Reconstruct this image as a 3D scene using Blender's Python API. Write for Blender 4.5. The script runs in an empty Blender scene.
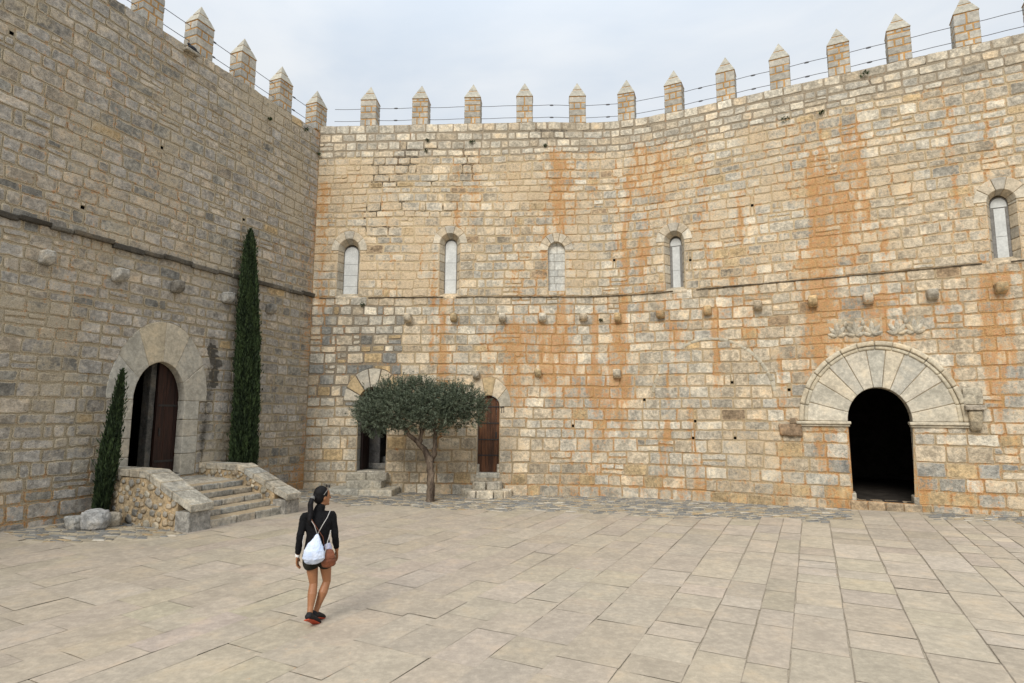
import bpy, math, random
import numpy as np
rng = np.random.default_rng(7); random.seed(7)
R = math.radians
scene = bpy.context.scene
COL = scene.collection
A = np.array

# ------------------------------------------------------------------ noise
_tab = rng.random(65536).astype(np.float64)
def _h(i, j, k):
    i = i.astype(np.int64); j = j.astype(np.int64); k = k.astype(np.int64)
    return _tab[((i * 73856093) ^ (j * 19349663) ^ (k * 83492791)) & 65535]
def vnoise(x, y, z=0.0):
    x, y, z = np.broadcast_arrays(np.asarray(x, float), np.asarray(y, float), np.asarray(z, float))
    xi, yi, zi = np.floor(x), np.floor(y), np.floor(z)
    fx, fy, fz = x - xi, y - yi, z - zi
    fx, fy, fz = [f * f * (3 - 2 * f) for f in (fx, fy, fz)]
    xi = xi.astype(np.int64) * 73856093; yi = yi.astype(np.int64) * 19349663; zi = zi.astype(np.int64) * 83492791
    r = 0
    for c in (0, 83492791):
        zz = zi + c; wz = fz if c else 1 - fz
        a00 = _tab[(xi ^ yi ^ zz) & 65535]; a10 = _tab[((xi + 73856093) ^ yi ^ zz) & 65535]
        y1 = yi + 19349663
        a01 = _tab[(xi ^ y1 ^ zz) & 65535]; a11 = _tab[((xi + 73856093) ^ y1 ^ zz) & 65535]
        p = a00 + (a10 - a00) * fx; q = a01 + (a11 - a01) * fx
        r = r + wz * (p + (q - p) * fy)
    return r
def fbm(x, y, z=0.0, o=3):
    r = 0; a = .5; t = 0
    for i in range(o):
        f = 2 ** i
        r = r + a * vnoise(x * f + 17.3 * i, y * f + 5.1 * i, z * f + 3.7 * i); t += a; a *= .5
    return r / t
def sstep(a, b, x):
    t = np.clip((x - a) / (b - a), 0, 1); return t * t * (3 - 2 * t)

# ------------------------------------------------------------------ site plan (metres)
CAMZ = 2.55
C0 = A([-6.57, 19.6])                                  # inner corner
CL = A([-6.76, 19.61])
LD = A([-10.16, 11.3]) - CL; LD /= np.linalg.norm(LD)  # along left wall, towards the viewer
LN = A([-LD[1], LD[0]])                                # out of the left wall
B0 = A([3.48, 19.06]); D1 = B0 - C0; D1 /= np.linalg.norm(D1)
D2 = A([1, -.52]); D2 /= np.linalg.norm(D2)
_a, _b = B0 - D1 * 1.3, B0 + D2 * 1.3
_pts = [C0] + [(1 - t) ** 2 * _a + 2 * t * (1 - t) * B0 + t * t * _b for t in np.linspace(0, 1, 25)] + [B0 + D2 * 14]
PL = A(_pts); SL = np.concatenate([[0], np.cumsum(np.linalg.norm(np.diff(PL, axis=0), axis=1))])
_tan = np.diff(PL, axis=0); _tan /= np.linalg.norm(_tan, axis=1)[:, None]
_vt = np.vstack([_tan[:1], (_tan[1:] + _tan[:-1]) / 2, _tan[-1:]])
_vt[0] = D1
def PB(s, n, z):                                       # back wall: arc length, offset into the yard, height
    s, n, z = np.broadcast_arrays(np.asarray(s, float), np.asarray(n, float), np.asarray(z, float))
    x = np.interp(s, SL, PL[:, 0]); y = np.interp(s, SL, PL[:, 1])
    x = np.where(s < 0, C0[0] + D1[0] * s, x); y = np.where(s < 0, C0[1] + D1[1] * s, y)
    # the parapet climbs slightly towards the corner
    z = z + .17 * np.clip((12.2 - s) / 4.5, 0, 1) * np.clip((z - 11) / 1.3, 0, 1)
    tx = np.interp(s, SL, _vt[:, 0]); ty = np.interp(s, SL, _vt[:, 1])
    tx = np.where(s < SL[1], D1[0], tx); ty = np.where(s < SL[1], D1[1], ty)
    tx = np.where(s > SL[-2], D2[0], tx); ty = np.where(s > SL[-2], D2[1], ty)
    return np.stack([x + ty * n, y - tx * n, z], -1)
def PLW(s, n, z):
    s, n, z = np.broadcast_arrays(np.asarray(s, float), np.asarray(n, float), np.asarray(z, float))
    return np.stack([CL[0] + LD[0] * (s - .067) + LN[0] * n, CL[1] + LD[1] * (s - .067) + LN[1] * n, z], -1)
def g(x, y):                                           # the yard rises a little towards its edges
    f = np.interp(x, [-14, -10, -7, -5, -1, 4, 8, 13, 18], [.26, .24, .13, .08, 0, .02, .08, .24, .3])
    return f * np.clip((np.asarray(y) - 4) / 7, 0, 1)

# ------------------------------------------------------------------ object helpers
def link(o, parent=None):
    COL.objects.link(o)
    if parent is not None: o.parent = parent
    return o
def tag(o, label=None, cat=None, group=None, kind=None):
    for k, v in (('label', label), ('category', cat), ('group', group), ('kind', kind)):
        if v: o[k] = v
    return o
def thing(name, loc, label, cat, group=None, rz=0):
    o = bpy.data.objects.new(name, None); o.empty_display_size = .2
    link(o); o.location = loc; o.rotation_euler = (0, 0, rz)
    o.location = tuple(float(v) for v in loc)
    return tag(o, label, cat, group)
def origin_of(parent):
    v = A([0., 0., 0.]); rz = 0
    p = parent
    if p is not None:
        while p.parent is not None: p = p.parent
        v = A(p.location); rz = p.rotation_euler.z
    return v, rz
def to_local(V, parent):
    v, rz = origin_of(parent)
    V = np.asarray(V, float) - v
    if abs(rz) > 1e-9:
        c, s = math.cos(-rz), math.sin(-rz)
        V = np.stack([V[..., 0] * c - V[..., 1] * s, V[..., 0] * s + V[..., 1] * c, V[..., 2]], -1)
    return V
def raw_mesh(name, V, Fq, mat, parent=None, smooth=True, attrs=None, local=False):
    """V (n,3); Fq (m,k) array of equal-length faces, or a list of faces"""
    me = bpy.data.meshes.new(name)
    if not local: V = to_local(V, parent)
    if isinstance(Fq, np.ndarray):
        k = Fq.shape[1]; m = len(Fq)
        me.vertices.add(len(V)); me.vertices.foreach_set('co', np.ascontiguousarray(V, np.float32).ravel())
        me.loops.add(m * k); me.loops.foreach_set('vertex_index', np.ascontiguousarray(Fq, np.int32).ravel())
        me.polygons.add(m); me.polygons.foreach_set('loop_start', np.arange(0, m * k, k, dtype=np.int32))
        me.polygons.foreach_set('loop_total', np.full(m, k, np.int32))
        me.update(calc_edges=True)
    else:
        me.from_pydata([tuple(v) for v in V], [], [tuple(f) for f in Fq]); me.update()
    me.polygons.foreach_set('use_smooth', np.full(len(me.polygons), smooth, bool))
    for nm, arr in (attrs or {}).items():
        a = me.color_attributes.new(nm, 'FLOAT_COLOR', 'POINT')
        if arr.shape[1] == 3: arr = np.hstack([arr, np.ones((len(arr), 1))])
        a.data.foreach_set('color', np.ascontiguousarray(arr, np.float32).ravel())
    me.materials.append(mat)
    o = bpy.data.objects.new(name, me); link(o, parent)
    return o

class SB:
    """stone builder: quads with stone colour, mortar colour and (edge, stain, dark, wash) per vertex"""
    def __init__(s): s.V = []; s.F = []; s.C = []; s.M = []; s.X = []; s.n = 0
    def add(s, V, F, col, mor, fx):
        n = len(V)
        s.V.append(V); s.F.append(F + s.n); s.n += n
        s.C.append(np.broadcast_to(col, (n, 3))); s.M.append(np.broadcast_to(mor, (n, 3)))
        s.X.append(np.broadcast_to(fx, (n, 4)))
    def build(s, name, parent=None, mat=None, smooth=True):
        return raw_mesh(name, np.concatenate(s.V), np.concatenate(s.F), mat or M['stone'], parent, smooth,
                        {'Col': np.concatenate(s.C), 'Mor': np.concatenate(s.M), 'Fx': np.concatenate(s.X)})

# ------------------------------------------------------------------ materials
M = {}
def newmat(name):
    m = bpy.data.materials.new(name); m.use_nodes = True; nt = m.node_tree
    b = nt.nodes['Principled BSDF']
    return m, nt, b
def N(nt, t, **kw):
    n = nt.nodes.new(t)
    for k, v in kw.items():
        if k.startswith('i_'):
            key = k[2:]; key = int(key) if key.isdigit() else key.replace('_', ' ')
            n.inputs[key].default_value = v
        else: setattr(n, k, v)
    return n
def ramp(nt, fac, a, b, va=0, vb=1):
    n = N(nt, 'ShaderNodeMapRange', interpolation_type='SMOOTHSTEP')
    n.inputs['From Min'].default_value = a; n.inputs['From Max'].default_value = b
    n.inputs['To Min'].default_value = va; n.inputs['To Max'].default_value = vb
    nt.links.new(fac, n.inputs['Value']); return n.outputs[0]
def math_(nt, op, a, b=None):
    n = N(nt, 'ShaderNodeMath', operation=op)
    for i, v in enumerate((a, b)):
        if v is None: continue
        if isinstance(v, (int, float)): n.inputs[i].default_value = v
        else: nt.links.new(v, n.inputs[i])
    return n.outputs[0]
def mix(nt, fac, a, b, mode='MIX'):
    n = N(nt, 'ShaderNodeMix', data_type='RGBA', blend_type=mode)
    for inp, v in ((n.inputs[0], fac), (n.inputs[6], a), (n.inputs[7], b)):
        if isinstance(v, (int, float)): inp.default_value = v
        elif isinstance(v, tuple): inp.default_value = v + (1,) if len(v) == 3 else v
        else: nt.links.new(v, inp)
    return n.outputs[2]
def noise(nt, vec, scale, detail=4, rough=.55, dist=0):
    n = N(nt, 'ShaderNodeTexNoise'); n.inputs['Scale'].default_value = scale
    n.inputs['Detail'].default_value = detail; n.inputs['Roughness'].default_value = rough
    n.inputs['Distortion'].default_value = dist
    nt.links.new(vec, n.inputs['Vector']); return n.outputs['Fac']

def stone_material(name, mott=.55, bump=.75, pit=True, k=1.):
    m, nt, b = newmat(name); L = nt.links
    tc = N(nt, 'ShaderNodeTexCoord').outputs['Object']
    col = N(nt, 'ShaderNodeAttribute', attribute_name='Col').outputs['Color']
    mor = N(nt, 'ShaderNodeAttribute', attribute_name='Mor').outputs['Color']
    fxn = N(nt, 'ShaderNodeAttribute', attribute_name='Fx')
    sep = N(nt, 'ShaderNodeSeparateColor'); L.new(fxn.outputs['Color'], sep.inputs[0])
    edge, stain, dark = sep.outputs[0], sep.outputs[1], sep.outputs[2]; wash = fxn.outputs['Alpha']
    n1 = noise(nt, tc, 2.3, 7, .62); n2 = noise(nt, tc, 11, 6, .68); n3 = noise(nt, tc, 46, 4, .7)
    mp = N(nt, 'ShaderNodeMapping'); mp.inputs['Scale'].default_value = (1, 1, .16); L.new(tc, mp.inputs[0])
    nv = noise(nt, mp.outputs[0], 7, 6, .66, .3)
    # mottled stone
    v = math_(nt, 'ADD', math_(nt, 'MULTIPLY', n1, .8), math_(nt, 'MULTIPLY', n2, .9))
    v = math_(nt, 'ADD', v, math_(nt, 'MULTIPLY', n3, .5))
    val = ramp(nt, v, .85, 1.36, 1 - mott * .85, 1 + mott * .6)
    c = mix(nt, 1.0, col, val, 'MULTIPLY')
    # warm and cool patches within a stone
    c = mix(nt, ramp(nt, n1, .5, .72, 0, .45), c, mix(nt, 1.0, c, (1.12, .93, .68) if k > .9 else (1.05, .96, .85), 'MULTIPLY'))
    c = mix(nt, ramp(nt, n2, .53, .68, 0, .42 * k), c, mix(nt, 1.0, c, (1.28, 1.26, 1.22), 'MULTIPLY'))
    c = mix(nt, ramp(nt, n3, .56, .70, 0, .42 * k), c, mix(nt, 1.0, c, (.55, .52, .48), 'MULTIPLY'))
    # mortar in the joints and smeared over the faces
    e = math_(nt, 'ADD', edge, math_(nt, 'MULTIPLY', math_(nt, 'SUBTRACT', n2, .5), 1.1))
    mf = ramp(nt, e, .38, .72)
    w = math_(nt, 'ADD', math_(nt, 'MULTIPLY', wash, .62), math_(nt, 'MULTIPLY', n2, .55))
    w = math_(nt, 'ADD', w, math_(nt, 'MULTIPLY', edge, .12))
    mf = math_(nt, 'MAXIMUM', mf, ramp(nt, w, .62, .82, 0, .75))
    morv = mix(nt, 1.0, mor, ramp(nt, n3, .3, .7, .72, 1.15), 'MULTIPLY')
    c = mix(nt, mf, c, morv)
    # rusty orange run-off
    sv = math_(nt, 'ADD', math_(nt, 'MULTIPLY', stain, .62), math_(nt, 'MULTIPLY', nv, 1.0))
    sv = math_(nt, 'ADD', sv, math_(nt, 'MULTIPLY', math_(nt, 'SUBTRACT', n2, .5), 1.15))
    sv = math_(nt, 'ADD', sv, math_(nt, 'MULTIPLY', math_(nt, 'SUBTRACT', n3, .5), .35))
    sv = math_(nt, 'ADD', sv, math_(nt, 'MULTIPLY', edge, .21))
    orange = mix(nt, ramp(nt, n2, .4, .66), (.56, .315, .115), (.38, .155, .048))
    orange = mix(nt, 1.0, orange, ramp(nt, math_(nt, 'ADD', n3, n2), .8, 1.25, .66, 1.22), 'MULTIPLY')
    c = mix(nt, ramp(nt, sv, .84, 1.16, 0, .76), c, orange)
    # black crust, lichen and open dark joints
    dv = math_(nt, 'ADD', math_(nt, 'MULTIPLY', dark, .8), math_(nt, 'MULTIPLY', math_(nt, 'SUBTRACT', n2, .5), .9))
    c = mix(nt, ramp(nt, dv, .28, .62, 0, .9), c, (.055, .05, .042))
    sp = ramp(nt, noise(nt, tc, 23, 3, .6), .66, .74, 0, .5 * k)
    c = mix(nt, sp, c, (.13, .115, .095))
    L.new(c, b.inputs['Base Color']); b.inputs['Roughness'].default_value = .93
    b.inputs['Specular IOR Level'].default_value = .15
    h = math_(nt, 'ADD', math_(nt, 'MULTIPLY', n2, 1.0), math_(nt, 'MULTIPLY', n3, .45))
    if pit:
        vo = N(nt, 'ShaderNodeTexVoronoi'); vo.inputs['Scale'].default_value = 15; L.new(tc, vo.inputs['Vector'])
        h = math_(nt, 'ADD', h, ramp(nt, vo.outputs['Distance'], .05, .3, -.35, 0))
    bp = N(nt, 'ShaderNodeBump'); bp.inputs['Strength'].default_value = bump; bp.inputs['Distance'].default_value = .03
    L.new(h, bp.inputs['Height']); L.new(bp.outputs[0], b.inputs['Normal'])
    return m
M['stone'] = stone_material('weathered_stone')
M['ashlar'] = stone_material('smooth_ashlar', .34, .45, False, .5)
M['paving'] = stone_material('paving_stone', .20, .22, False, .45)

def plain(name, col, rough=.8, var=.25, scale=8, bump=.2, spec=.3, col2=None, stretch=(1, 1, 1), bd=.01):
    m, nt, b = newmat(name); L = nt.links
    tc = N(nt, 'ShaderNodeTexCoord').outputs['Object']
    mp = N(nt, 'ShaderNodeMapping'); mp.inputs['Scale'].default_value = stretch; L.new(tc, mp.inputs[0])
    n = noise(nt, mp.outputs[0], scale, 6, .6)
    n2 = noise(nt, mp.outputs[0], scale * 6, 4, .6)
    c2 = col2 or tuple(x * (1 - var) for x in col)
    c = mix(nt, ramp(nt, n, .35, .65), col, c2)
    c = mix(nt, 1.0, c, ramp(nt, n2, .3, .7, 1 - var * .6, 1 + var * .4), 'MULTIPLY')
    L.new(c, b.inputs['Base Color']); b.inputs['Roughness'].default_value = rough
    b.inputs['Specular IOR Level'].default_value = spec
    if bump:
        bp = N(nt, 'ShaderNodeBump'); bp.inputs['Strength'].default_value = bump; bp.inputs['Distance'].default_value = bd
        L.new(math_(nt, 'ADD', n, math_(nt, 'MULTIPLY', n2, .5)), bp.inputs['Height']); L.new(bp.outputs[0], b.inputs['Normal'])
    return m
M['wood'] = plain('old_wood', (.15, .062, .026), .7, .5, 9, .5, .3, (.055, .024, .012), (1, 1, .08), .01)
M['wood_dark'] = plain('dark_red_wood', (.040, .016, .010), .6, .5, 9, .4, .3, (.018, .008, .006), (1, 1, .08), .01)
M['iron'] = plain('dark_iron', (.03, .026, .024), .6, .4, 30, .3, .4)
M['inner_shade'] = plain('unlit_room_stone', (.05, .043, .036), .95, .4, 3, .3, .1)  # interior shade put into the colour: near-black stone for rooms and putlog holes
M['pane'] = plain('pale_alabaster', (.60, .61, .59), .45, .16, 3, .1, .4)
M['frame'] = plain('grey_frame', (.22, .21, .195), .7, .3, 10, .1)
M['cable'] = plain('steel_cable', (.10, .10, .11), .5, .2, 20, 0, .5)
M['bark'] = plain('olive_bark', (.20, .155, .115), .9, .6, 9, 1.0, .1, (.075, .055, .042), (1, 1, .25), .03)
M['pigeon'] = plain('slate_feathers', (.035, .04, .05), .7, .3, 30, .1)
M['weed'] = plain('weed_green', (.05, .085, .025), .8, .4, 20, 0)
M['skin'] = plain('tanned_skin', (.33, .150, .072), .5, .10, 12, .05, .35)
M['hair'] = plain('black_hair', (.008, .007, .008), .6, .3, 60, .4, .15, stretch=(1, 1, .15))
M['sweater'] = plain('black_knit', (.009, .009, .010), .9, .3, 40, .7, .15)
M['shorts'] = plain('dark_olive_shorts', (.024, .024, .018), .9, .3, 30, .4, .15)
M['shirt'] = plain('pale_lilac_hem', (.52, .52, .66), .85, .1, 20, .2, .2)
M['shoe'] = plain('black_shoe', (.014, .014, .016), .7, .3, 30, .2)
M['sole'] = plain('orange_sole', (.46, .07, .03), .6, .1, 30, .1)
M['bagcloth'] = plain('pale_blue_nylon', (.62, .68, .80), .55, .14, 9, .7, .35, (.50, .60, .80), bd=.02)
M['cord'] = plain('grey_cord', (.50, .48, .45), .8, .2, 50, 0)
M['leather'] = plain('brown_leather', (.20, .062, .026), .5, .35, 14, .5, .4)
M['white'] = plain('white_plastic', (.78, .78, .76), .4, .05, 20, 0, .5)

def leafmat(name, a, bcol, rough=.6, trans=.15):
    m, nt, b = newmat(name); L = nt.links
    c = N(nt, 'ShaderNodeAttribute', attribute_name='Col').outputs['Color']
    cc = mix(nt, N(nt, 'ShaderNodeSeparateColor').outputs[0], a, bcol)
    sepn = [n for n in nt.nodes if n.type == 'SEPARATE_COLOR'][0]; L.new(c, sepn.inputs[0])
    L.new(cc, b.inputs['Base Color']); b.inputs['Roughness'].default_value = rough
    b.inputs['Specular IOR Level'].default_value = .25
    return m
M['olive_leaf'] = leafmat('olive_leaves', (.038, .052, .028), (.17, .20, .14), .55)
M['cypress_leaf'] = leafmat('cypress_foliage', (.012, .022, .009), (.050, .078, .026), .75)

# ------------------------------------------------------------------ stone primitives
_tmpl = {}
def tmpl(nx, ny, nz):
    k = (nx, ny, nz)
    if k in _tmpl: return _tmpl[k]
    idx = {}; P = []
    def vid(i, j, l):
        q = (i, j, l)
        if q not in idx: idx[q] = len(P); P.append(q)
        return idx[q]
    F = []
    for a in range(nx):
        for b in range(ny):
            F.append((vid(a, b, 0), vid(a, b + 1, 0), vid(a + 1, b + 1, 0), vid(a + 1, b, 0)))
            F.append((vid(a, b, nz), vid(a + 1, b, nz), vid(a + 1, b + 1, nz), vid(a, b + 1, nz)))
    for a in range(nx):
        for c in range(nz):
            F.append((vid(a, 0, c), vid(a + 1, 0, c), vid(a + 1, 0, c + 1), vid(a, 0, c + 1)))
            F.append((vid(a, ny, c), vid(a, ny, c + 1), vid(a + 1, ny, c + 1), vid(a + 1, ny, c)))
    for b in range(ny):
        for c in range(nz):
            F.append((vid(0, b, c), vid(0, b, c + 1), vid(0, b + 1, c + 1), vid(0, b + 1, c)))
            F.append((vid(nx, b, c), vid(nx, b + 1, c), vid(nx, b + 1, c + 1), vid(nx, b, c + 1)))
    _tmpl[k] = (A(P), A(F)); return _tmpl[k]
def axis(n, dim, bev):
    f = min(bev / dim, .3)
    if n <= 2: return A([0, .5, 1.])[:n + 1] if n == 2 else A([0, 1.])
    if n >= 5: return np.concatenate([[0], [f], np.linspace(2.2 * f, 1 - 2.2 * f, n - 3), [1 - f, 1]])
    return np.concatenate([[0], np.linspace(f, 1 - f, n - 1), [1]])
def block(sb, fn, dims, col, mor=(.3, .22, .14), bev=.018, rough=.006, fx=(0, 0, 0, 0), cell=.12, seed=None, edge=.35, rnd=.45):
    """rounded rough block; fn maps unit (u,v,w) -> xyz"""
    ns = [int(np.clip(round(d / cell) + 4, 5, 16)) if d > 3 * bev else 3 for d in dims]
    P, F = tmpl(*ns)
    ax = [axis(n, d, bev) for n, d in zip(ns, dims)]
    U = np.stack([ax[i][P[:, i]] for i in range(3)], -1)
    ext = np.stack([(P[:, i] == 0) | (P[:, i] == ns[i]) for i in range(3)], -1)
    cnt = ext.sum(1)
    for i in range(3):
        f = min(bev / dims[i], .3)
        pull = f * rnd * (cnt >= 2) * ext[:, i] * np.where(cnt == 3, 1.25, 1)
        U[:, i] += np.where(U[:, i] < .5, pull, -pull)
    V = fn(U[:, 0], U[:, 1], U[:, 2])
    if rough:
        sd = rng.random() * 100 if seed is None else seed
        fq = 5
        V = V + (np.stack([fbm(V[:, 0] * fq + sd, V[:, 1] * fq, V[:, 2] * fq + q * 31, 3) for q in range(3)], -1) - .5) * 2 * rough
    X = np.tile(A(fx, float), (len(V), 1)); X[:, 0] = np.where(cnt >= 2, edge, 0)
    sb.add(V, F, A(col, float), A(mor, float), X)
def boxfn(c, d, rz=0, tilt=0):
    ca, sa = math.cos(rz), math.sin(rz)
    def f(u, v, w):
        x = (u - .5) * d[0]; y = (v - .5) * d[1]; z = (w - .5) * d[2]
        if tilt:
            ct, st = math.cos(tilt), math.sin(tilt); x, z = x * ct + z * st, -x * st + z * ct
        return np.stack([c[0] + x * ca - y * sa, c[1] + x * sa + y * ca, c[2] + z], -1)
    return f
def jit(c, a=.06, b=.03):
    k = 1 + rng.normal(0, a); w = rng.normal(0, b * .7); return np.clip(A(c) * k * A([1 + w, 1, 1 - w * 1.3]), .01, .9)

# openings -----------------------------------------------------------
class Arch:
    def __init__(s, sc, sill, spring, a, b, A_=None, B_=None, aj=None):
        s.sc, s.sill, s.spring, s.a, s.b = sc, sill, spring, a, b
        s.A = A_ or a; s.B = B_ or b; s.aj = aj or a
    def excl(s, x, grow=0.):
        """(lo,hi) arrays of the excluded height range at position x; nan when clear"""
        d = np.abs(x - s.sc); A1 = s.A + grow; B1 = s.B + grow; aj = s.aj + grow
        top = s.spring + B1 * np.sqrt(np.clip(1 - (d / A1) ** 2, 0, 1))
        lo = np.where(d < aj, s.sill, s.spring)
        ok = d < max(A1, aj)
        hi = np.where(d < A1, top, s.spring)
        return np.where(ok, lo, np.nan), np.where(ok, hi, np.nan)
    def cuts(s, z0, z1):
        """forced joint positions within a course"""
        r = []
        if z1 > s.sill + .03 and z0 < s.spring: r += [s.sc - s.aj, s.sc + s.aj]
        zz = max(z1, s.spring)
        if z1 > s.spring and z1 < s.spring + s.B:
            w = s.A * math.sqrt(max(0, 1 - ((z1 - s.spring) / s.B) ** 2)); r += [s.sc - w, s.sc + w]
        return r
class Rect:
    def __init__(s, s0, s1, z0, z1): s.s0, s.s1, s.z0, s.z1 = s0, s1, z0, z1
    def excl(s, x, grow=0.):
        ok = (x > s.s0 - grow) & (x < s.s1 + grow)
        return np.where(ok, s.z0 - grow, np.nan), np.where(ok, s.z1 + grow, np.nan)
    def cuts(s, z0, z1): return [s.s0, s.s1] if z1 > s.z0 and z0 < s.z1 else []

def masonry(sb, P, s0, s1, courses, ops, style):
    nst = 0
    todo = [(c[0], c[1], None) for c in courses]
    while todo:
        z0, z1, only = todo.pop(0)
        h = z1 - z0; zc = (z0 + z1) / 2
        cuts = sorted(c for o in ops for c in o.cuts(z0, z1) if s0 < c < s1)
        bounds = [s0] if only is None else list(only)
        for c in (cuts + [s1] if only is None else []):
            x = bounds[-1]
            while True:
                w = style['len'](x, zc, h)
                if x + w > c - .16:
                    if c - x > .07 or len(bounds) == 1: bounds.append(c)
                    else: bounds[-1] = c
                    break
                x += w; bounds.append(x)
        for a, b in zip(bounds[:-1], bounds[1:]):
            if b - a < .05: continue
            near = any(abs((a + b) / 2 - getattr(o, 'sc', -99)) < getattr(o, 'A', 0) + .5 and z1 > o.sill - .1 and z0 < o.spring + o.B + .1 for o in ops)
            gap = style['gap'](a, zc)
            L = b - a - gap
            if L < .04: continue
            if only is None and not near and h > .26 and .7 < zc < 12 and rng.random() < .07:
                zm = z0 + h * rng.uniform(.4, .62); xm = a + (b - a) * rng.uniform(.35, .65)
                todo.append((z0, zm, (a, b))); todo.append((zm, z1, (a, xm, b) if rng.random() < .6 else (a, b))); continue
            nc = max(7, int(L / (.045 if near else .085)) + 5); nr = 7
            bs = min(rng.uniform(.010, .026), L * .12)
            us = np.concatenate([[0, bs], np.linspace(bs * 2, L - bs * 2, nc - 3), [L - bs, L]]) + a + gap / 2 
            uq = np.linspace(-1, 1, nc + 1); kj = .4 if near else 1
            zb = z0 + gap / 2 + np.abs(rng.normal(0, .006)) * kj + rng.normal(0, .006) * uq * kj
            zt = z1 - gap / 2 - np.abs(rng.normal(0, .008)) * kj + rng.normal(0, .006) * uq * kj
            if near or True:
                for o in ops:
                    lo, hi = o.excl(us)
                    m = ~np.isnan(lo)
                    if not m.any(): continue
                    lo = np.where(m, lo, 99); hi = np.where(m, hi, -99)
                    inside = (lo <= zb + .02) & (hi >= zt - .02)
                    fromb = (lo <= zb + .02) & (hi > zb) & ~inside
                    top = (lo > zb + .02) & (lo < zt)
                    zb = np.where(fromb, hi + gap / 2, zb)
                    zt = np.where(top, lo - gap / 2, zt)
                    zt = np.where(inside, zb, zt)
            hgt = zt - zb
            ok = hgt > .015
            if ok.sum() < 3: continue
            i0 = np.argmax(ok); i1 = len(ok) - 1 - np.argmax(ok[::-1])
            us = us[i0:i1 + 1]; zb = zb[i0:i1 + 1]; zt = np.maximum(zt[i0:i1 + 1], zb + .01)
            if len(us) < 3: continue
            hh = zt - zb; bz = np.minimum(bs, hh * .15)
            rows = [zb, zb + bz, *[zb + 2 * bz + (hh - 4 * bz) * k for k in np.linspace(0, 1, nr - 3)], zt - bz, zt]
            S = np.tile(us, (nr + 1, 1)); Z = np.stack(rows)
            ncl = len(us)
            ring = np.zeros(S.shape, bool); ring[0] = ring[-1] = True; ring[:, 0] = ring[:, -1] = True
            ins = np.zeros(S.shape, bool); ins[1, 1:-1] = ins[-2, 1:-1] = True; ins[1:-1, 1] = ins[1:-1, -2] = True
            # soften corners
            cr = min(.5 * bs + .012 * rng.random(), .2 * hh.min() + .003)
            for (r, c, sr, sc_) in ((0, 0, 1, 1), (0, -1, 1, -1), (-1, 0, -1, 1), (-1, -1, -1, -1)):
                S[r, c] += sc_ * cr; Z[r, c] += sr * cr
                r2, c2 = (1 if r == 0 else -2), (1 if c == 0 else -2)
                S[r2, c2] += sc_ * cr * .6; Z[r2, c2] += sr * cr * .6
            sd = rng.random() * 200
            wob = style.get('wob', .013)
            dS = (fbm(S * 6 + sd, Z * 6, 0, 2) - .5) * 2.6 * wob; dZ = (fbm(S * 6, Z * 6 + sd, 9, 2) - .5) * 2.6 * wob
            S = S + dS; Z = Z + dZ + (0 if near else 1) * (fbm(S * .35, Z * .8, 33, 2) - .5) * .12 * (1 if .7 < zc < 12 else 0)
            sm, st, dk, wash, rec, col, mor, proud = style['look']((a + b) / 2, zc, b - a, h, S, Z)
            dk = dk * sstep(.40, .62, fbm(S * 3.1, Z * 3.1, 47, 2)) * 1.15
            if not near and rng.random() < .03: proud = -.003; col = col * .78
            tilt = rng.normal(0, .0025, 2)
            n = proud + tilt[0] * (S - S.mean()) / .3 + tilt[1] * (Z - Z.mean()) / .2 + (fbm(S * 7 + sd, Z * 7, 3, 3) - .5) * style.get('rough', .018)
            n = np.where(ring, -rec, n)
            V = P(S.ravel(), n.ravel(), Z.ravel())
            X = np.zeros((S.size, 4)); X[:, 0] = np.where(ring, 1, np.where(ins, style.get('ins', .46), .10)).ravel()
            X[:, 1] = np.broadcast_to(st, S.shape).ravel(); X[:, 3] = np.broadcast_to(wash, S.shape).ravel()
            X[:, 2] = np.where(ring, np.maximum(np.broadcast_to(dk, S.shape), np.broadcast_to(sm, S.shape) * .9), np.broadcast_to(sm, S.shape)).ravel()
            i = np.arange(nr)[:, None] * ncl + np.arange(ncl - 1)[None]
            F = np.stack([i, i + 1, i + 1 + ncl, i + ncl], -1).reshape(-1, 4)
            sb.add(V, F, col, mor, X); nst += 1
    return nst
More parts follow.
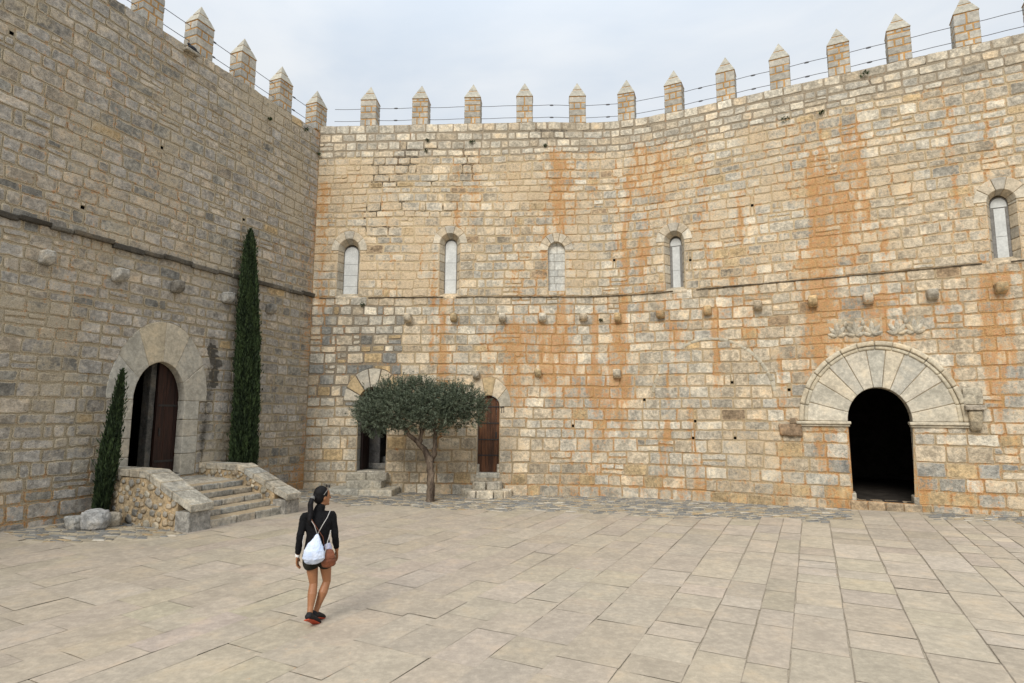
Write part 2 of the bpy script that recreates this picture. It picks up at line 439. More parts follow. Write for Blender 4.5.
def backing(sb, P, s0, s1, z0, z1, ops, look, ds=.08, flip=False):
    es = set(np.round(np.arange(s0, s1 + ds, ds), 4).tolist())
    for o in ops:
        if isinstance(o, Arch):
            es.update(np.round(o.sc + np.linspace(-1, 1, 41) * (o.A - .03), 4).tolist()); es.update([o.sc - o.aj, o.sc + o.aj])
        else: es.update([o.s0, o.s1])
    es = sorted(e for e in es if s0 <= e <= s1)
    V = []; F = []; k = 0
    for a, b in zip(es[:-1], es[1:]):
        if b - a < 1e-4: continue
        segs = [(A([z0, z0]), A([z1, z1]))]
        mid = A([(a + b) / 2])
        for o in sorted(ops, key=lambda o: getattr(o, 'sill', getattr(o, 'z0', 0))):
            lo, hi = o.excl(mid, -.006)
            if np.isnan(lo[0]): continue
            e = 1e-5
            l2, h2 = o.excl(A([a + e, b - e]), -.006)
            l2 = np.where(np.isnan(l2), lo[0], l2); h2 = np.where(np.isnan(h2), hi[0] if isinstance(o, Rect) else o.spring, h2)
            out = []
            for p, q in segs:
                if hi[0] <= p[0] or lo[0] >= q[0]: out.append((p, q)); continue
                if lo[0] > p[0]: out.append((p, l2))
                if hi[0] < q[0]: out.append((h2, q))
            segs = out
        for p, q in segs:
            m = max(1, int((q - p).max() / .25))
            for t in range(m):
                pa, pb = p + (q - p) * t / m, p + (q - p) * (t + 1) / m
                V += [(a, pa[0]), (b, pa[1]), (b, pb[1]), (a, pb[0])]; F.append((k, k + 1, k + 2, k + 3)); k += 4
    V = A(V); S, Z = V[:, 0], V[:, 1]
    st, dk, mor = look(S, Z)
    X = np.zeros((len(V), 4)); X[:, 0] = 1; X[:, 1] = st; X[:, 2] = dk
    sb.add(P(S, -.0125, Z), A(F), mor, mor, X)

def courses(z0, marks, lo, hi):
    r = []; z = z0
    for m in marks:
        n = max(1, round((m - z) / ((lo + hi) / 2)))
        w = rng.uniform(lo, hi, n); w *= (m - z) / w.sum()
        for x in w: r.append((z, z + x)); z += x
    return r

# ------------------------------------------------------------------ where the stains are on the back wall (s0,z0,s1,z1,strength,width)
STR = [(0.03, 10.39, 0.15, 6.34, 0.9, 0.33), (0.08, 6.34, 0.08, 0.71, 0.5, 0.4), (0.94, 10.56, 0.85, 8.42, 0.4, 0.83), (4.33, 6.33, 4.2, 4.81, 1, 0.4), (5.1, 11.21, 5.19, 9.78, 0.6, 0.33), (8.01, 11.51, 8.17, 9.21, 0.7, 0.83), (7.67, 9.22, 7.5, 6.65, 0.4, 0.49), (6.65, 10.82, 6.67, 6.99, 0.35, 0.66), (10.1, 5.61, 10.12, 3.03, 0.95, 0.46), (9.59, 3.35, 9.4, 0.51, 0.5, 0.66), (11.56, 6.49, 11.74, 5.2, 0.9, 0.46), (10.79, 7.89, 10.76, 6.24, 0.5, 0.66), (12.78, 11.23, 12.9, 9.39, 0.9, 0.26), (11.51, 11.16, 11.53, 9.13, 0.6, 0.4), (14.57, 11.8, 14.72, 5.9, 0.3, 1.32), (16.11, 9.29, 16.08, 5.79, 1, 0.53), (16.89, 10.63, 16.9, 6.56, 0.6, 0.59), (15.7, 7.28, 15.62, 4.68, 0.9, 0.46), (17.04, 5.71, 17.0, 5.02, 0.8, 0.66), (17.77, 5.65, 17.49, 4.85, 0.8, 1.32), (19.05, 11.56, 19.13, 9.56, 0.4, 0.66), (19.9, 5.97, 19.75, 3.96, 0.5, 0.83), (19.24, 8.17, 18.9, 4.77, 0.3, 0.99), (7.5, 5.31, 8.47, 3.67, 0.7, 1.49), (6.18, 5.31, 6.35, 4.65, 0.8, 0.66), (13.19, 5.73, 13.74, 5.08, 0.6, 1.32), (9.1, 2.23, 9.1, 1.76, 0.3, 1.98), (8.01, 11.51, 8.0, 9.74, 0.7, 0.26), (9.2, 12.2, 9.25, 10.07, 0.7, 0.33), (10.77, 12.01, 10.84, 10.26, 0.6, 0.4)]
_r = np.random.default_rng(21)
for _k in range(95):
    _s = _r.uniform(3.5, 21.5) if _r.random() < .45 else float(_r.choice([4.3, 6.3, 8.0, 10.1, 11.6, 12.8, 15.8, 16.1, 16.9, 17.6, 19.5])) + _r.normal(0, .35)
    _z = _r.choice([_r.uniform(8.5, 11.3), _r.uniform(5.2, 6.4), _r.uniform(6.5, 9), _r.uniform(2, 5.4)]); _l = _r.uniform(.5, 2.6)
    STR.append((_s, _z, _s + _r.normal(0, .05), max(_z - _l, .3), _r.uniform(.5, 1.0), _r.uniform(.09, .2)))
def stain_back(S, Z):
    S, Z = np.broadcast_arrays(np.asarray(S, float), np.asarray(Z, float))
    w = (fbm(S * .8, Z * .35, 5, 2) - .5) * .45
    t = .07 + .26 * sstep(.50, .68, fbm(S * 1.3 + 9, Z * .3, 2, 3)) + .07 * sstep(0, .6, (S - 3) / 6)
    fm = .45 + .9 * fbm(S * 2.2, Z * .5, 71, 3); s_lo, s_hi = S.min(), S.max()
    for a, za, b, zb, k, wd in STR:
        if min(a, b) - 2.2 * wd - .4 > s_hi or max(a, b) + 2.2 * wd + .4 < s_lo: continue
        u = np.clip((za - Z) / max(za - zb, .01), 0, 1); c = a + (b - a) * u + w * min(.5, wd * 1.5)
        f = np.exp(-((S - c) / (wd * .75)) ** 2)
        over = np.maximum(Z - za, 0) / .25 + np.maximum(zb - Z, 0) / .7
        t = t + k * .60 * f * np.exp(-over ** 2) * fm
    t = t + .20 * sstep(1.1, .2, Z + (fbm(S * .9, 0, 8, 2) - .5) * 1.1) * sstep(2.5, 5, S)
    t = t + .13 * sstep(2.0, .3, Z) * sstep(2.5, 5, S)
    t = t * (1 - .75 * sstep(11.25, 11.75, Z))
    return np.clip(t, 0, 1)
def crack_back(S, Z):
    r = 0
    for (a, za, b, zb, k) in [(0.87, 12.0, 6.15, 9.0, .75), (1.3, 10.37, 2.75, 8.4, 1), (5.0, 10.0, 6.1, 8.7, 1), (13.0, 12.3, 21, 11.2, .45), (6, 12.3, 12, 11.7, .6), (12, 5.4, 13.6, 4.3, .5), (19.5, 5.8, 24, 2.9, .6)]:
        cx, cz = (a + b) / 2, (za + zb) / 2; wx, wz = abs(b - a) / 2, abs(za - zb) / 2
        r = np.maximum(r, .85 * k * np.exp(-(((S - cx) / wx) ** 4 + ((Z - cz) / wz) ** 4)))
    return r * sstep(.47, .58, fbm(S * 1.6, Z * 2.2, 12, 2)) + .03
CREAM = (.53, .445, .325); PALE = (.56, .50, .395); GREY = (.465, .42, .34); DGREY = (.24, .23, .205); OCHRE = (.50, .375, .215); BROWN = (.34, .25, .16)
def look_back(sc, zc, L, h, S, Z):
    r = rng.random()
    top = zc > 11.35
    patch = (0.0 < sc < 2.9 and 2.9 < zc < 6.3)
    pg = float(fbm(sc * .35, zc * .35, 40, 2))
    if patch: base = [CREAM, GREY, (.27, .26, .23), PALE, OCHRE][[0, 1, 2, 3, 4][int(r * 4.4) % 5]]
    elif top: base = PALE if r < .5 else (GREY if r < .78 else CREAM)
    else:
        q = .20 + .55 * sstep(.45, .65, pg)
        base = GREY if r < q * .55 else PALE if r < q else OCHRE if r > .97 else BROWN if r > .962 else CREAM
    if zc < .7 and sc > 4: base = [CREAM, OCHRE, CREAM, GREY][int(r * 4) % 4]
    if 14.5 < sc < 20 and .95 < zc < 1.5 and r < .45: base = (.33, .32, .285)
    col = jit(base, .11, .02)
    st = stain_back(S, Z) * (.75 + .45 * rng.random())
    ck = float(crack_back(sc, zc))
    mn = float(fbm(sc * .5, zc * .5, 77, 2))
    mor = A((.60, .458, .292)) * (1.08 - .2 * mn)
    if patch: mor = A((.20, .17, .13))
    elif top: mor = A((.40, .335, .25))
    elif zc < 6.4: mor = mor * .86
    dk = np.clip(ck * .9 + (.36 if rng.random() < .25 else 0) + (.30 if patch else .1 if top else 0), 0, 1)
    wash = np.clip(.32 + 1.0 * (fbm(S * .9, Z * 1.1, 21, 3) - .38) + (.14 if zc > 6.5 else -.04) - .35 * top - .5 * patch, 0, 1)
    rec = .000 + .005 * rng.random() ** 2 + ck * .02 + (.008 if patch else 0) + (.004 if top else 0) + (.008 if rng.random() < .12 else 0)
    sm = np.where(fbm(S * 2.3, Z * 2.3, 55, 3) > .69, .5, 0.) * (.3 + ck)
    return sm, st, dk, wash, rec, col, mor, max(rng.normal(.003, .004), -.002)
def mort_back(S, Z):
    ck = crack_back(S, Z)
    m = A((.56, .445, .28))[None] * (1.05 - .35 * fbm(S * .5, Z * .5, 77, 2))[:, None]
    tp = ((Z > 11.35) | ((S < 2.9) & (Z > 2.9) & (Z < 6.3)))[:, None]
    m = np.where(tp, A((.32, .265, .19))[None], m)
    m = np.where((Z < 6.4)[:, None], m * .84, m)
    return stain_back(S, Z), np.clip(ck * 1.1, 0, 1), m
def runmask(S, Z):
    c = 3.98 + .05 * np.sin(Z * 1.3) - .05 * (Z - 3) + .10 * (fbm(Z * 1.1, 0, 4, 2) - .5)
    return (.38 + .5 * fbm(S * 7, Z * .8, 3, 2)) * np.exp(-((S - c) / (.22 + .16 * np.exp(-((Z - 2.9) / 1.0) ** 2))) ** 2) * sstep(5.6, 4.2, Z) * sstep(.6, 1.4, Z)
def look_left(sc, zc, L, h, S, Z):
    r = rng.random(); pg = float(fbm(sc * .3, zc * .3, 140, 2))
    up = zc > 6.4
    q = .25 + .5 * sstep(.4, .65, pg)
    LG = (.385, .355, .31); LC = (.41, .36, .29)
    base = (.235, .225, .20) if r < (.055 if up else .04) else (.335, .315, .27) if r < .12 else LG if r < .16 + q else LC
    if r > .992: base = OCHRE
    if r > .90 and zc < 1.2: base = BROWN
    col = jit(base, .09, .015)
    # the black vertical run beside the doorway
    run = runmask(S, Z)
    st = .06 + .30 * sstep(.52, .72, fbm(S * .5 + 3, Z * .4, 31, 3)) + .32 * sstep(1.0, 7.5, -np.abs(Z - 11.4) + 7.6) * 0 + .35 * sstep(1.6, .3, Z) + .3 * np.exp(-((S - 3.55) / .25) ** 2) * (Z < 5) \
        + .45 * np.exp(-((S - .1) / .22) ** 2)
    mor = A((.495, .42, .30)) * (1.05 - .2 * pg) * (1 if up else .92)
    if zc < 1.0: mor = mor * A((.95, .78, .58))
    wash = np.clip(.38 + 1.1 * (fbm(S * .9, Z * 1.1, 121, 3) - .42) + (.06 if up else .04), 0, 1)
    sm = .85 * run * (.55 + .9 * fbm(S * 5, Z * 1.2, 61, 3)) + np.where(fbm(S * 2.1, Z * 2.1, 155, 3) > .71, .45, 0.)
    dk = .30 if rng.random() < .10 else .0
    return np.clip(sm, 0, 1), np.clip(st, 0, 1), dk, wash, .004 * rng.random() ** 2, col, mor, max(rng.normal(.003, .004), -.002)
def mort_left(S, Z):
    m = A((.475, .40, .28))[None] * (1.02 - .3 * fbm(S * .3, Z * .3, 140, 2))[:, None]
    return np.full(len(S), .12) + .2 * (Z < 1.5), runmask(S, Z), m

# ------------------------------------------------------------------ the openings
W = [Arch(1.01, 6.45, 8.05, .38, .42, .60, .68, .38), Arch(4.46, 6.45, 8.27, .35, .36, .57, .60, .35), Arch(8.045, 6.62, 8.0, .285, .29, .56, .58, .285),
     Arch(11.87, 6.45, 8.06, .32, .32, .56, .58, .32), Arch(20.08, 6.45, 8.02, .30, .30, .56, .60, .30)]
RD = Arch(17.11, .34, 2.42, .735, .91, 1.86, 2.08, .735)
DA = Arch(2.02, .68, 2.95, .485, .47, .98, 1.07, .485)
DB = Arch(5.83, .68, 2.80, .36, .36, .72, .95, .36)
LDR = Arch(5.31, .95, 2.85, .69, .95, 1.34, 1.95, 1.12)
holesB = [(13.45, 3.54), (14.97, 3.3), (12.28, 1.88), (13.47, 1.91), (10.82, 3.04), (12.35, 2.39), (9.94, 7.62), (12.36, 7.38), (14.22, 8.85), (8.55, 2.2)]
HB = [Rect(a - .035, a + .045, b - .05, b + .04) for a, b in holesB]
holesL = [(5.8, 9.24), (7.53, 7.08), (9.2, 10.2), (3.1, 8.2)]
HL = [Rect(a - .04, a + .045, b - .05, b + .04) for a, b in holesL]
corb_b = [(1.6, 0)] and [(3.12, 5.70), (4.65, 5.72), (6.26, 5.71), (7.58, 5.71), (8.91, 5.71), (10.04, 5.68), (11.41, 5.70), (12.84, 5.72), (14.26, 5.76), (15.7, 5.76), (17.04, 5.73), (18.48, 5.72), (19.89, 5.75), (7.43, 3.9), (9.98, 3.86), (5.41, 3.83)]
corb_l = [(8.19, 5.75), (6.64, 5.72), (5.15, 5.75), (3.55, 5.76), (1.94, 5.71), (10.0, 5.75)]

# ================================================================== WALLS
back = thing('castle_wall', PB(11, 0, 0), 'tall sunlit stone curtain wall with orange rust stains, five slit windows and the big round arch', 'wall')
left = thing('castle_wall', PLW(5, 0, 0), 'tall grey shaded stone wall on the left with the pointed doorway and stairs', 'wall')
SE = 23.9
cb = courses(-.12, [.34, .68], .29, .40) + courses(.68, [2.42, 4.55, 6.45], .27, .42) + courses(6.45, [12.08, 12.38], .21, .34)
sb = SB()
opsB = W + [RD, DA, DB] + HB
def lenB(x, z, h):
    if z > 12.05: return rng.uniform(.38, .62)
    return float(np.clip(rng.normal(.45 if z > 6.4 else .54, .13), .2, .95)) * (.8 if (x < 2.9 and 2.9 < z < 6.3) else 1)
masonry(sb, PB, -.2, SE, cb, opsB, dict(len=lenB, gap=lambda s, z: .014 + .018 * rng.random() + (.008 if z > 6.4 else 0) + (.012 if (s < 2.9 and 2.9 < z < 6.3) else 0), look=look_back, wob=.016, rough=.024))
backing(sb, PB, -.4, SE, -.15, 12.36, opsB, mort_back)
sb.build('masonry', back)
cl = courses(-.15, [.36, .95, 2.85, 6.45, 12.04, 12.32], .20, .35)
sb = SB()
masonry(sb, PLW, .06, 22, cl, [LDR] + HL, dict(len=lambda x, z, h: (rng.uniform(.38, .62) if z > 12 else float(np.clip(rng.normal(.44, .13), .2, 1.0))), gap=lambda s, z: .022 + .012 * rng.random(), look=look_left, wob=.02, rough=.03))
backing(sb, PLW, -.2, 22, -.2, 12.3, [LDR] + HL, mort_left)
sb.build('masonry', left)

def wall_top(P, s0, s1, z, parent, n=80):
    """parapet top slab and outer face, 1.0 m thick"""
    S = np.linspace(s0, s1, n); prof = [(-.024, z - .03), (-.03, z), (-1.0, z), (-1.0, z - 6)]
    V = np.concatenate([P(S, a, b) for a, b in prof]); F = []
    for k in range(len(prof) - 1):
        for i in range(n - 1): F.append((k * n + i, k * n + i + 1, (k + 1) * n + i + 1, (k + 1) * n + i))
    s = SB(); s.add(V, A(F), A(GREY), A(GREY), A([0, 0, 0, 0.])); s.build('parapet_top', parent)
wall_top(PB, -1.2, SE, 12.36, back); wall_top(PLW, -1, 22, 12.30, left)

def boxroom(P, s0, s1, z0, z1, n0, n1, parent, mat='inner_shade', name='room'):
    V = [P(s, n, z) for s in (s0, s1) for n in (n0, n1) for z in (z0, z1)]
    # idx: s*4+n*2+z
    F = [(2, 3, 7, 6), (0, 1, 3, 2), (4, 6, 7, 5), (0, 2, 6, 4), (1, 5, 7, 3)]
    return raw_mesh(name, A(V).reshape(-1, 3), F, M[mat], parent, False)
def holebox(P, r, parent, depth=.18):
    boxroom(P, r.s0 - .01, r.s1 + .01, r.z0 - .01, r.z1 + .01, -.013, -depth, parent, 'inner_shade', 'putlog_hole')
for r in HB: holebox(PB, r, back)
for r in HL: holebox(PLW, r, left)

def voussoirs(P, o, n, n0, n1, parent, cols, name='archway', mor=(.42, .33, .21), ai=None, bi=None, w=None, rough=.008, gapa=.006, stn=0., sci=0.):
    s = SB(); ang = np.linspace(0, math.pi, n + 1)
    if w is None: ang[1:-1] += rng.normal(0, .025, n - 1)
    ai = o.a if ai is None else ai; bi = o.b if bi is None else bi
    for k in range(n):
        t0, t1 = ang[k], ang[k + 1]; gm = gapa / max(o.a, .3) * .5
        pr = rng.normal(0, .003)
        def fn(u, v, ww):
            t = t0 + gm + (t1 - t0 - 2 * gm) * u
            ia = o.a + (ai - o.a) * (1 - v); ib = o.b + (bi - o.b) * (1 - v)
            AA = o.A + .015; BB = o.B + .015
            sx = o.sc - np.cos(t) * (ia + (AA - ia) * ww); z = o.spring + np.sin(t) * (ib + (BB - ib) * ww)
            return P(sx, n0 + (n1 + pr - n0) * v, z)
        c = jit(cols[k % len(cols)], .05, .015)
        block(s, fn, ((t1 - t0) * (o.a + o.A) / 2, n1 - n0, o.A - o.a), c, mor, .010, rough, (0, stn, 0, .12), .10, edge=.6)
    # mortar bed behind the blocks
    t = np.linspace(0, math.pi, 40); V = []; F = []
    for i, x in enumerate(t):
        for (a_, b_, nn) in ((ai + .012, bi + .012, n0), (o.a + .012, o.b + .012, n1 - .022), (o.A, o.B, n1 - .022)):
            V.append(P(o.sc - math.cos(x) * a_, nn, o.spring + math.sin(x) * b_))
    for i in range(39):
        for j in range(2): F.append((i * 3 + j, i * 3 + 3 + j, i * 3 + 4 + j, i * 3 + 1 + j))
    s.add(A(V).reshape(-1, 3), A(F), A(mor), A(mor), A([1, stn * .5, 0, 0.]))
    return s.build(name, parent, M['ashlar'])
def jambs(P, o, cs, n0, n1, parent, ai=None, z0=None, z1=None, col=CREAM, name='jamb', width=.06, mor=(.36, .27, .16), cols=None, stn=0.):
    z0 = o.sill if z0 is None else z0; z1 = o.spring if z1 is None else z1
    ai = o.a if ai is None else ai
    for sg in (-1, 1):
        s = SB()
        for (a, b) in cs:
            a, b = max(a, z0), min(b, z1)
            if b - a < .04: continue
            def fn(u, v, w):
                ia = o.a + (ai - o.a) * (1 - v)
                return P(o.sc + sg * (ia + u * (o.a + width - ia)), n0 + (n1 - n0) * v, a + .006 + (b - a - .012) * w)
            c = jit(cols[rng.integers(len(cols))] if cols else col, .08, .02)
            block(s, fn, (max(width, .05), n1 - n0, b - a), c, mor, .010, .003, (0, stn, 0, .05), .15, edge=.6)
        V = A([P(o.sc + sg * (ai + .014), n0, z0), P(o.sc + sg * (o.a + .014), n1 - .012, z0), P(o.sc + sg * (o.a + .014), n1 - .012, z1), P(o.sc + sg * (ai + .014), n0, z1)]).reshape(-1, 3)
        s.add(V, A([[0, 1, 2, 3]]), A(mor), A(mor), A([1, 0, 0, 0.]))
        s.build(name, parent, M['ashlar'])

# ---- windows
def fillslab(P, sc, n, z0, zs, a, b, th, name, parent, mat, dome=True, nseg=14):
    """arched slab (flat front) of thickness th, centred at sc"""
    pts = [(sc - a, z0), (sc + a, z0)] + ([(sc + a * math.cos(t), zs + b * math.sin(t)) for t in np.linspace(0, math.pi, nseg)] if dome else [(sc + a, zs), (sc - a, zs)])
    m = len(pts); V = [P(x, n, z) for x, z in pts] + [P(x, n - th, z) for x, z in pts]
    F = [tuple(range(m)), tuple(range(2 * m - 1, m - 1, -1))] + [(i, i + m, (i + 1) % m + m, (i + 1) % m) for i in range(m)]
    return raw_mesh(name, A(V).reshape(-1, 3), F, mat, parent, False)
inner = [(.235, 8.02, .23), (.185, 8.26, .18), None, (.165, 8.03, .18), (.165, 7.99, .18)]
vc = [PALE, CREAM, (.44, .40, .33), CREAM]
for i, o in enumerate(W):
    voussoirs(PB, o, 5 if i != 2 else 7, -.30, .006, back, vc, 'window_arch', ai=(inner[i][0] + .02 if inner[i] else None), bi=(inner[i][2] + .04 if inner[i] else None), stn=.25)
    if inner[i]:
        a, zs, b = inner[i]
        jambs(PB, o, cb, -.30, -.010, back, a + .02, cols=[CREAM, PALE, (.42, .38, .31)], name='window_jamb', stn=.2)
        # sloping sill
        s = SB(); block(s, lambda u, v, w: PB(o.sc - o.a - .05 + u * (2 * o.a + .1), -.32 + v * .33, 6.36 + w * (.10 + .16 * (1 - v))), (.7, .33, .12), jit(CREAM), rough=.006, fx=(0, .3, 0, .1)); s.build('window_sill', back)
        win = fillslab(PB, o.sc, -.30, 6.40, zs, a + .035, b + .035, .05, 'window', back, M['frame'])
        if i < 2:
            nz = 4 if i == 0 else 3
            zz = np.linspace(6.48, zs, nz + 1)
            for k in range(nz):
                fillslab(PB, o.sc, -.286, zz[k] + .005, zz[k + 1] - (.005 if k < nz - 1 else 0), a, b, .03, 'pane', win, M['pane'], dome=(k == nz - 1))
        else:
            hz = zs - .06
            fillslab(PB, o.sc, -.286, hz, zs, a, b, .03, 'pane', win, M['pane'])
            for z0_, z1_ in ((6.48, 7.15), (7.16, hz - .03)):
                fillslab(PB, o.sc + .005, -.286, z0_, z1_, .115, 0, .03, 'pane', win, M['pane'], dome=False)
    else:
        s = SB(); o2 = Arch(o.sc, 6.62, 8.0, .3, .3)
        z = 6.60; zc2 = []
        while z < 8.3:
            h = rng.uniform(.22, .30); zc2.append((z, z + h)); z += h
        for (z0_, z1_) in zc2:
            xs = [-.31, rng.uniform(-.1, .1), .31]
            for x0, x1 in zip(xs[:-1], xs[1:]):
                block(s, lambda u, v, w: PB(o.sc + x0 + .008 + u * (x1 - x0 - .016), -.30 + v * .14, z0_ + .006 + w * (z1_ - z0_ - .012)), (x1 - x0, .14, z1_ - z0_), jit((.56, .55, .50), .05, .01), (.42, .39, .33), .01, .003, cell=.1)
        s.add(PB(A([-.32, .32, .32, -.32]) + o.sc, -.172, A([6.5, 6.5, 8.4, 8.4])), A([[0, 1, 2, 3]]), A([.33, .31, .27]), A([.33, .31, .27]), A([1, 0, 0, 0.]))
        s.build('blocking', back, M['ashlar'])
        jambs(PB, o, cb, -.30, -.010, back, cols=[CREAM, PALE], name='window_jamb')

# ---- right doorway: wide pale voussoirs, hood mould, impost bands, plinth stones
GV = [(.53, .48, .385), (.48, .445, .365), (.55, .49, .38), (.46, .43, .36)]
voussoirs(PB, RD, 11, -.55, .02, back, GV, 'archway', (.42, .35, .25), stn=.12, gapa=.008)
jambs(PB, RD, cb, -.55, -.010, back, cols=[(.42, .38, .30), (.36, .34, .30)], name='jamb')
def arcmold(P, o, A0, A1, B0_, B1_, n0, n1, nb, parent, name, col, t0=0, t1=math.pi, keep=lambda k: True, rough=.004, stn=.1):
    s = SB(); ang = np.linspace(t0, t1, nb + 1)
    for k in range(nb):
        if not keep(k): continue
        a, b = ang[k] + .003, ang[k + 1] - .003
        def fn(u, v, w):
            t = a + (b - a) * u
            return P(o.sc - np.cos(t) * (A0 + (A1 - A0) * w), n0 + (n1 - n0) * v, o.spring + np.sin(t) * (B0_ + (B1_ - B0_) * w))
        block(s, fn, ((b - a) * A1, n1 - n0, A1 - A0), jit(col, .05, .015), (.3, .24, .17), .02, rough, (0, stn, 0, .05), .14, edge=.4, rnd=.6)
    return s.build(name, parent, M['ashlar'])
arcmold(PB, RD, 1.70, 1.80, 1.92, 2.02, -.02, .055, 14, back, 'hood_mould', (.52, .46, .345))
arcmold(PB, RD, 1.80, 1.92, 2.02, 2.15, -.02, .095, 14, back, 'hood_mould', (.53, .46, .34))
for sg in (-1, 1):
    s = SB()
    for (zz0, zz1, pn, ex) in ((2.28, 2.34, .05, 0.0), (2.34, 2.42, .10, .03)):
        def fn(u, v, w):
            d = .69 - ex + u * (1.27 + ex * 2)
            return PB(RD.sc + sg * d, -.30 + v * (.30 + pn), zz0 + w * (zz1 - zz0))
        block(s, fn, (1.25, .35, .08), (.53, .47, .36), (.3, .24, .17), .012, .003, (0, .12, 0, .05), .15)
    s.build('impost_moulding', back, M['ashlar'])
    s = SB()
    block(s, lambda u, v, w: PB(RD.sc + sg * (.635 + u * .14), -.50 + v * .495, .10 + w * .42), (.14, .5, .38), jit((.40, .36, .29)), (.3, .2, .12), .02, .008, (0, .2, 0, .1)); s.build('plinth_stone', back)
s = SB()
for k in range(4):
    block(s, lambda u, v, w: PB(16.32 + .4 * (k + u * .98), -.55 + v * .62, .02 + w * .31), (.4, .6, .3), jit((.38, .29, .19)), (.3, .2, .12), .02, .01, (0, .4, 0, .2))
s.build('threshold', back)
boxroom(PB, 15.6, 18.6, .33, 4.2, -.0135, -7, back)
# door leaf folded back in the reveal of the big arch
s = []
def planks(P, s0, s1, n0, n1, z0, ztop, nb, mat, name, parent, along='s'):
    V = []; F = []; k = 0
    for i in range(nb):
        a = i / nb + .004; b = (i + 1) / nb - .004
        m = 5; dn = rng.normal(0, .003)
        prof = []
        for u in np.linspace(a, b, m):
            zt = ztop(u)
            for z in (z0, zt): prof.append((u, z))
        for (u, z) in prof:
            for q in (0, 1):
                if along == 's': V.append(P(s0 + (s1 - s0) * u, (n0 if q else n1 + dn), z).ravel())
                else: V.append(P((s0 if q else s1 + dn), n0 + (n1 - n0) * u, z).ravel())
        for j in range(m - 1):
            o_ = k + j * 4
            F += [(o_, o_ + 4, o_ + 6, o_ + 2), (o_ + 1, o_ + 3, o_ + 7, o_ + 5), (o_ + 2, o_ + 6, o_ + 7, o_ + 3)]
        e = k + (m - 1) * 4
        F += [(k, k + 2, k + 3, k + 1), (e, e + 1, e + 3, e + 2)]
        k += m * 4
    return raw_mesh(name, A(V), F, mat, parent, False)
def hardware_box(P, s0, s1, n0, n1, z0, z1, name, parent, mat='iron'):
    V = [P(s, n, z).ravel() for s in (s0, s1) for n in (n0, n1) for z in (z0, z1)]
    F = [(0, 1, 3, 2), (4, 6, 7, 5), (0, 4, 5, 1), (2, 3, 7, 6), (0, 2, 6, 4), (1, 5, 7, 3)]
    return raw_mesh(name, A(V), F, M[mat], parent, False)
d = planks(PB, 16.42, 16.36, -.60, -1.35, .36, lambda u: 2.9, 4, M['wood_dark'], 'door', back, 'n')
# ---- doorway behind the olive tree
voussoirs(PB, DA, 7, -.55, .008, back, [PALE, OCHRE, GREY, PALE, CREAM, OCHRE, PALE], 'archway', (.20, .165, .12), stn=.1, gapa=.02)
jambs(PB, DA, cb, -.55, -.010, back, cols=[(.40, .37, .31), (.34, .33, .3)], name='jamb')
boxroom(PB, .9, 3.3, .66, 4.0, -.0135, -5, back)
planks(PB, 1.56, 1.62, -.35, -1.1, .72, lambda u: 3.1, 4, M['wood_dark'], 'door', back, 'n')
s = SB(); block(s, lambda u, v, w: PB(1.55 + u * .95, -.60 + v * .6, .50 + w * .20), (.95, .6, .2), jit(GREY), rough=.006); s.build('threshold', back)
s = SB()
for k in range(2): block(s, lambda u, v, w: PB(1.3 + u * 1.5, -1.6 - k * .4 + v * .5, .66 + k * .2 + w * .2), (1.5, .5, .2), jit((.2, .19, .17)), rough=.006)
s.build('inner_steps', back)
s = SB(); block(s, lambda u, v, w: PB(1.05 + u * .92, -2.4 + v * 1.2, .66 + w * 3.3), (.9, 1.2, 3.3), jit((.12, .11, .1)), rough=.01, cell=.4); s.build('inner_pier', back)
# ---- plank door
voussoirs(PB, DB, 5, -.35, .004, back, [PALE, CREAM, OCHRE, CREAM, (.42, .39, .32)], 'archway', (.36, .28, .17), stn=.12)
jambs(PB, DB, cb, -.35, -.010, back, cols=[PALE, (.44, .40, .32)], name='jamb')
s = SB()
for sg in (-1, 1): block(s, lambda u, v, w: PB(5.83 + sg * (.285 + u * .10), -.2 + v * .2, .66 + w * .30), (.1, .2, .3), jit(PALE), rough=.004)
s.build('jamb_stop', back)
dr = planks(PB, 5.48, 6.18, -.20, -.13, .70, lambda u: 2.80 + .355 * math.sqrt(max(0, 1 - ((u - .5) * 2) ** 2)) - .0, 7, M['wood'], 'door', back)
for zz in (1.22, 1.72, 2.25, 2.78): hardware_box(PB, 5.49, 6.17, -.13, -.112, zz, zz + .035, 'strap', dr)
hardware_box(PB, 6.05, 6.10, -.13, -.10, 1.80, 1.98, 'handle', dr)
s = SB(); block(s, lambda u, v, w: PB(5.45 + u * .76, -.35 + v * .36, .52 + w * .17), (.76, .36, .17), jit(PALE), rough=.006); s.build('threshold', back)
hk = hardware_box(PB, 6.20, 6.34, .01, .03, 2.78, 2.80, 'iron_hook', back)
hardware_box(PB, 6.25, 6.265, .01, .03, 2.60, 2.779, 'bar', hk); hardware_box(PB, 6.32, 6.335, .01, .03, 2.60, 2.779, 'bar', hk)
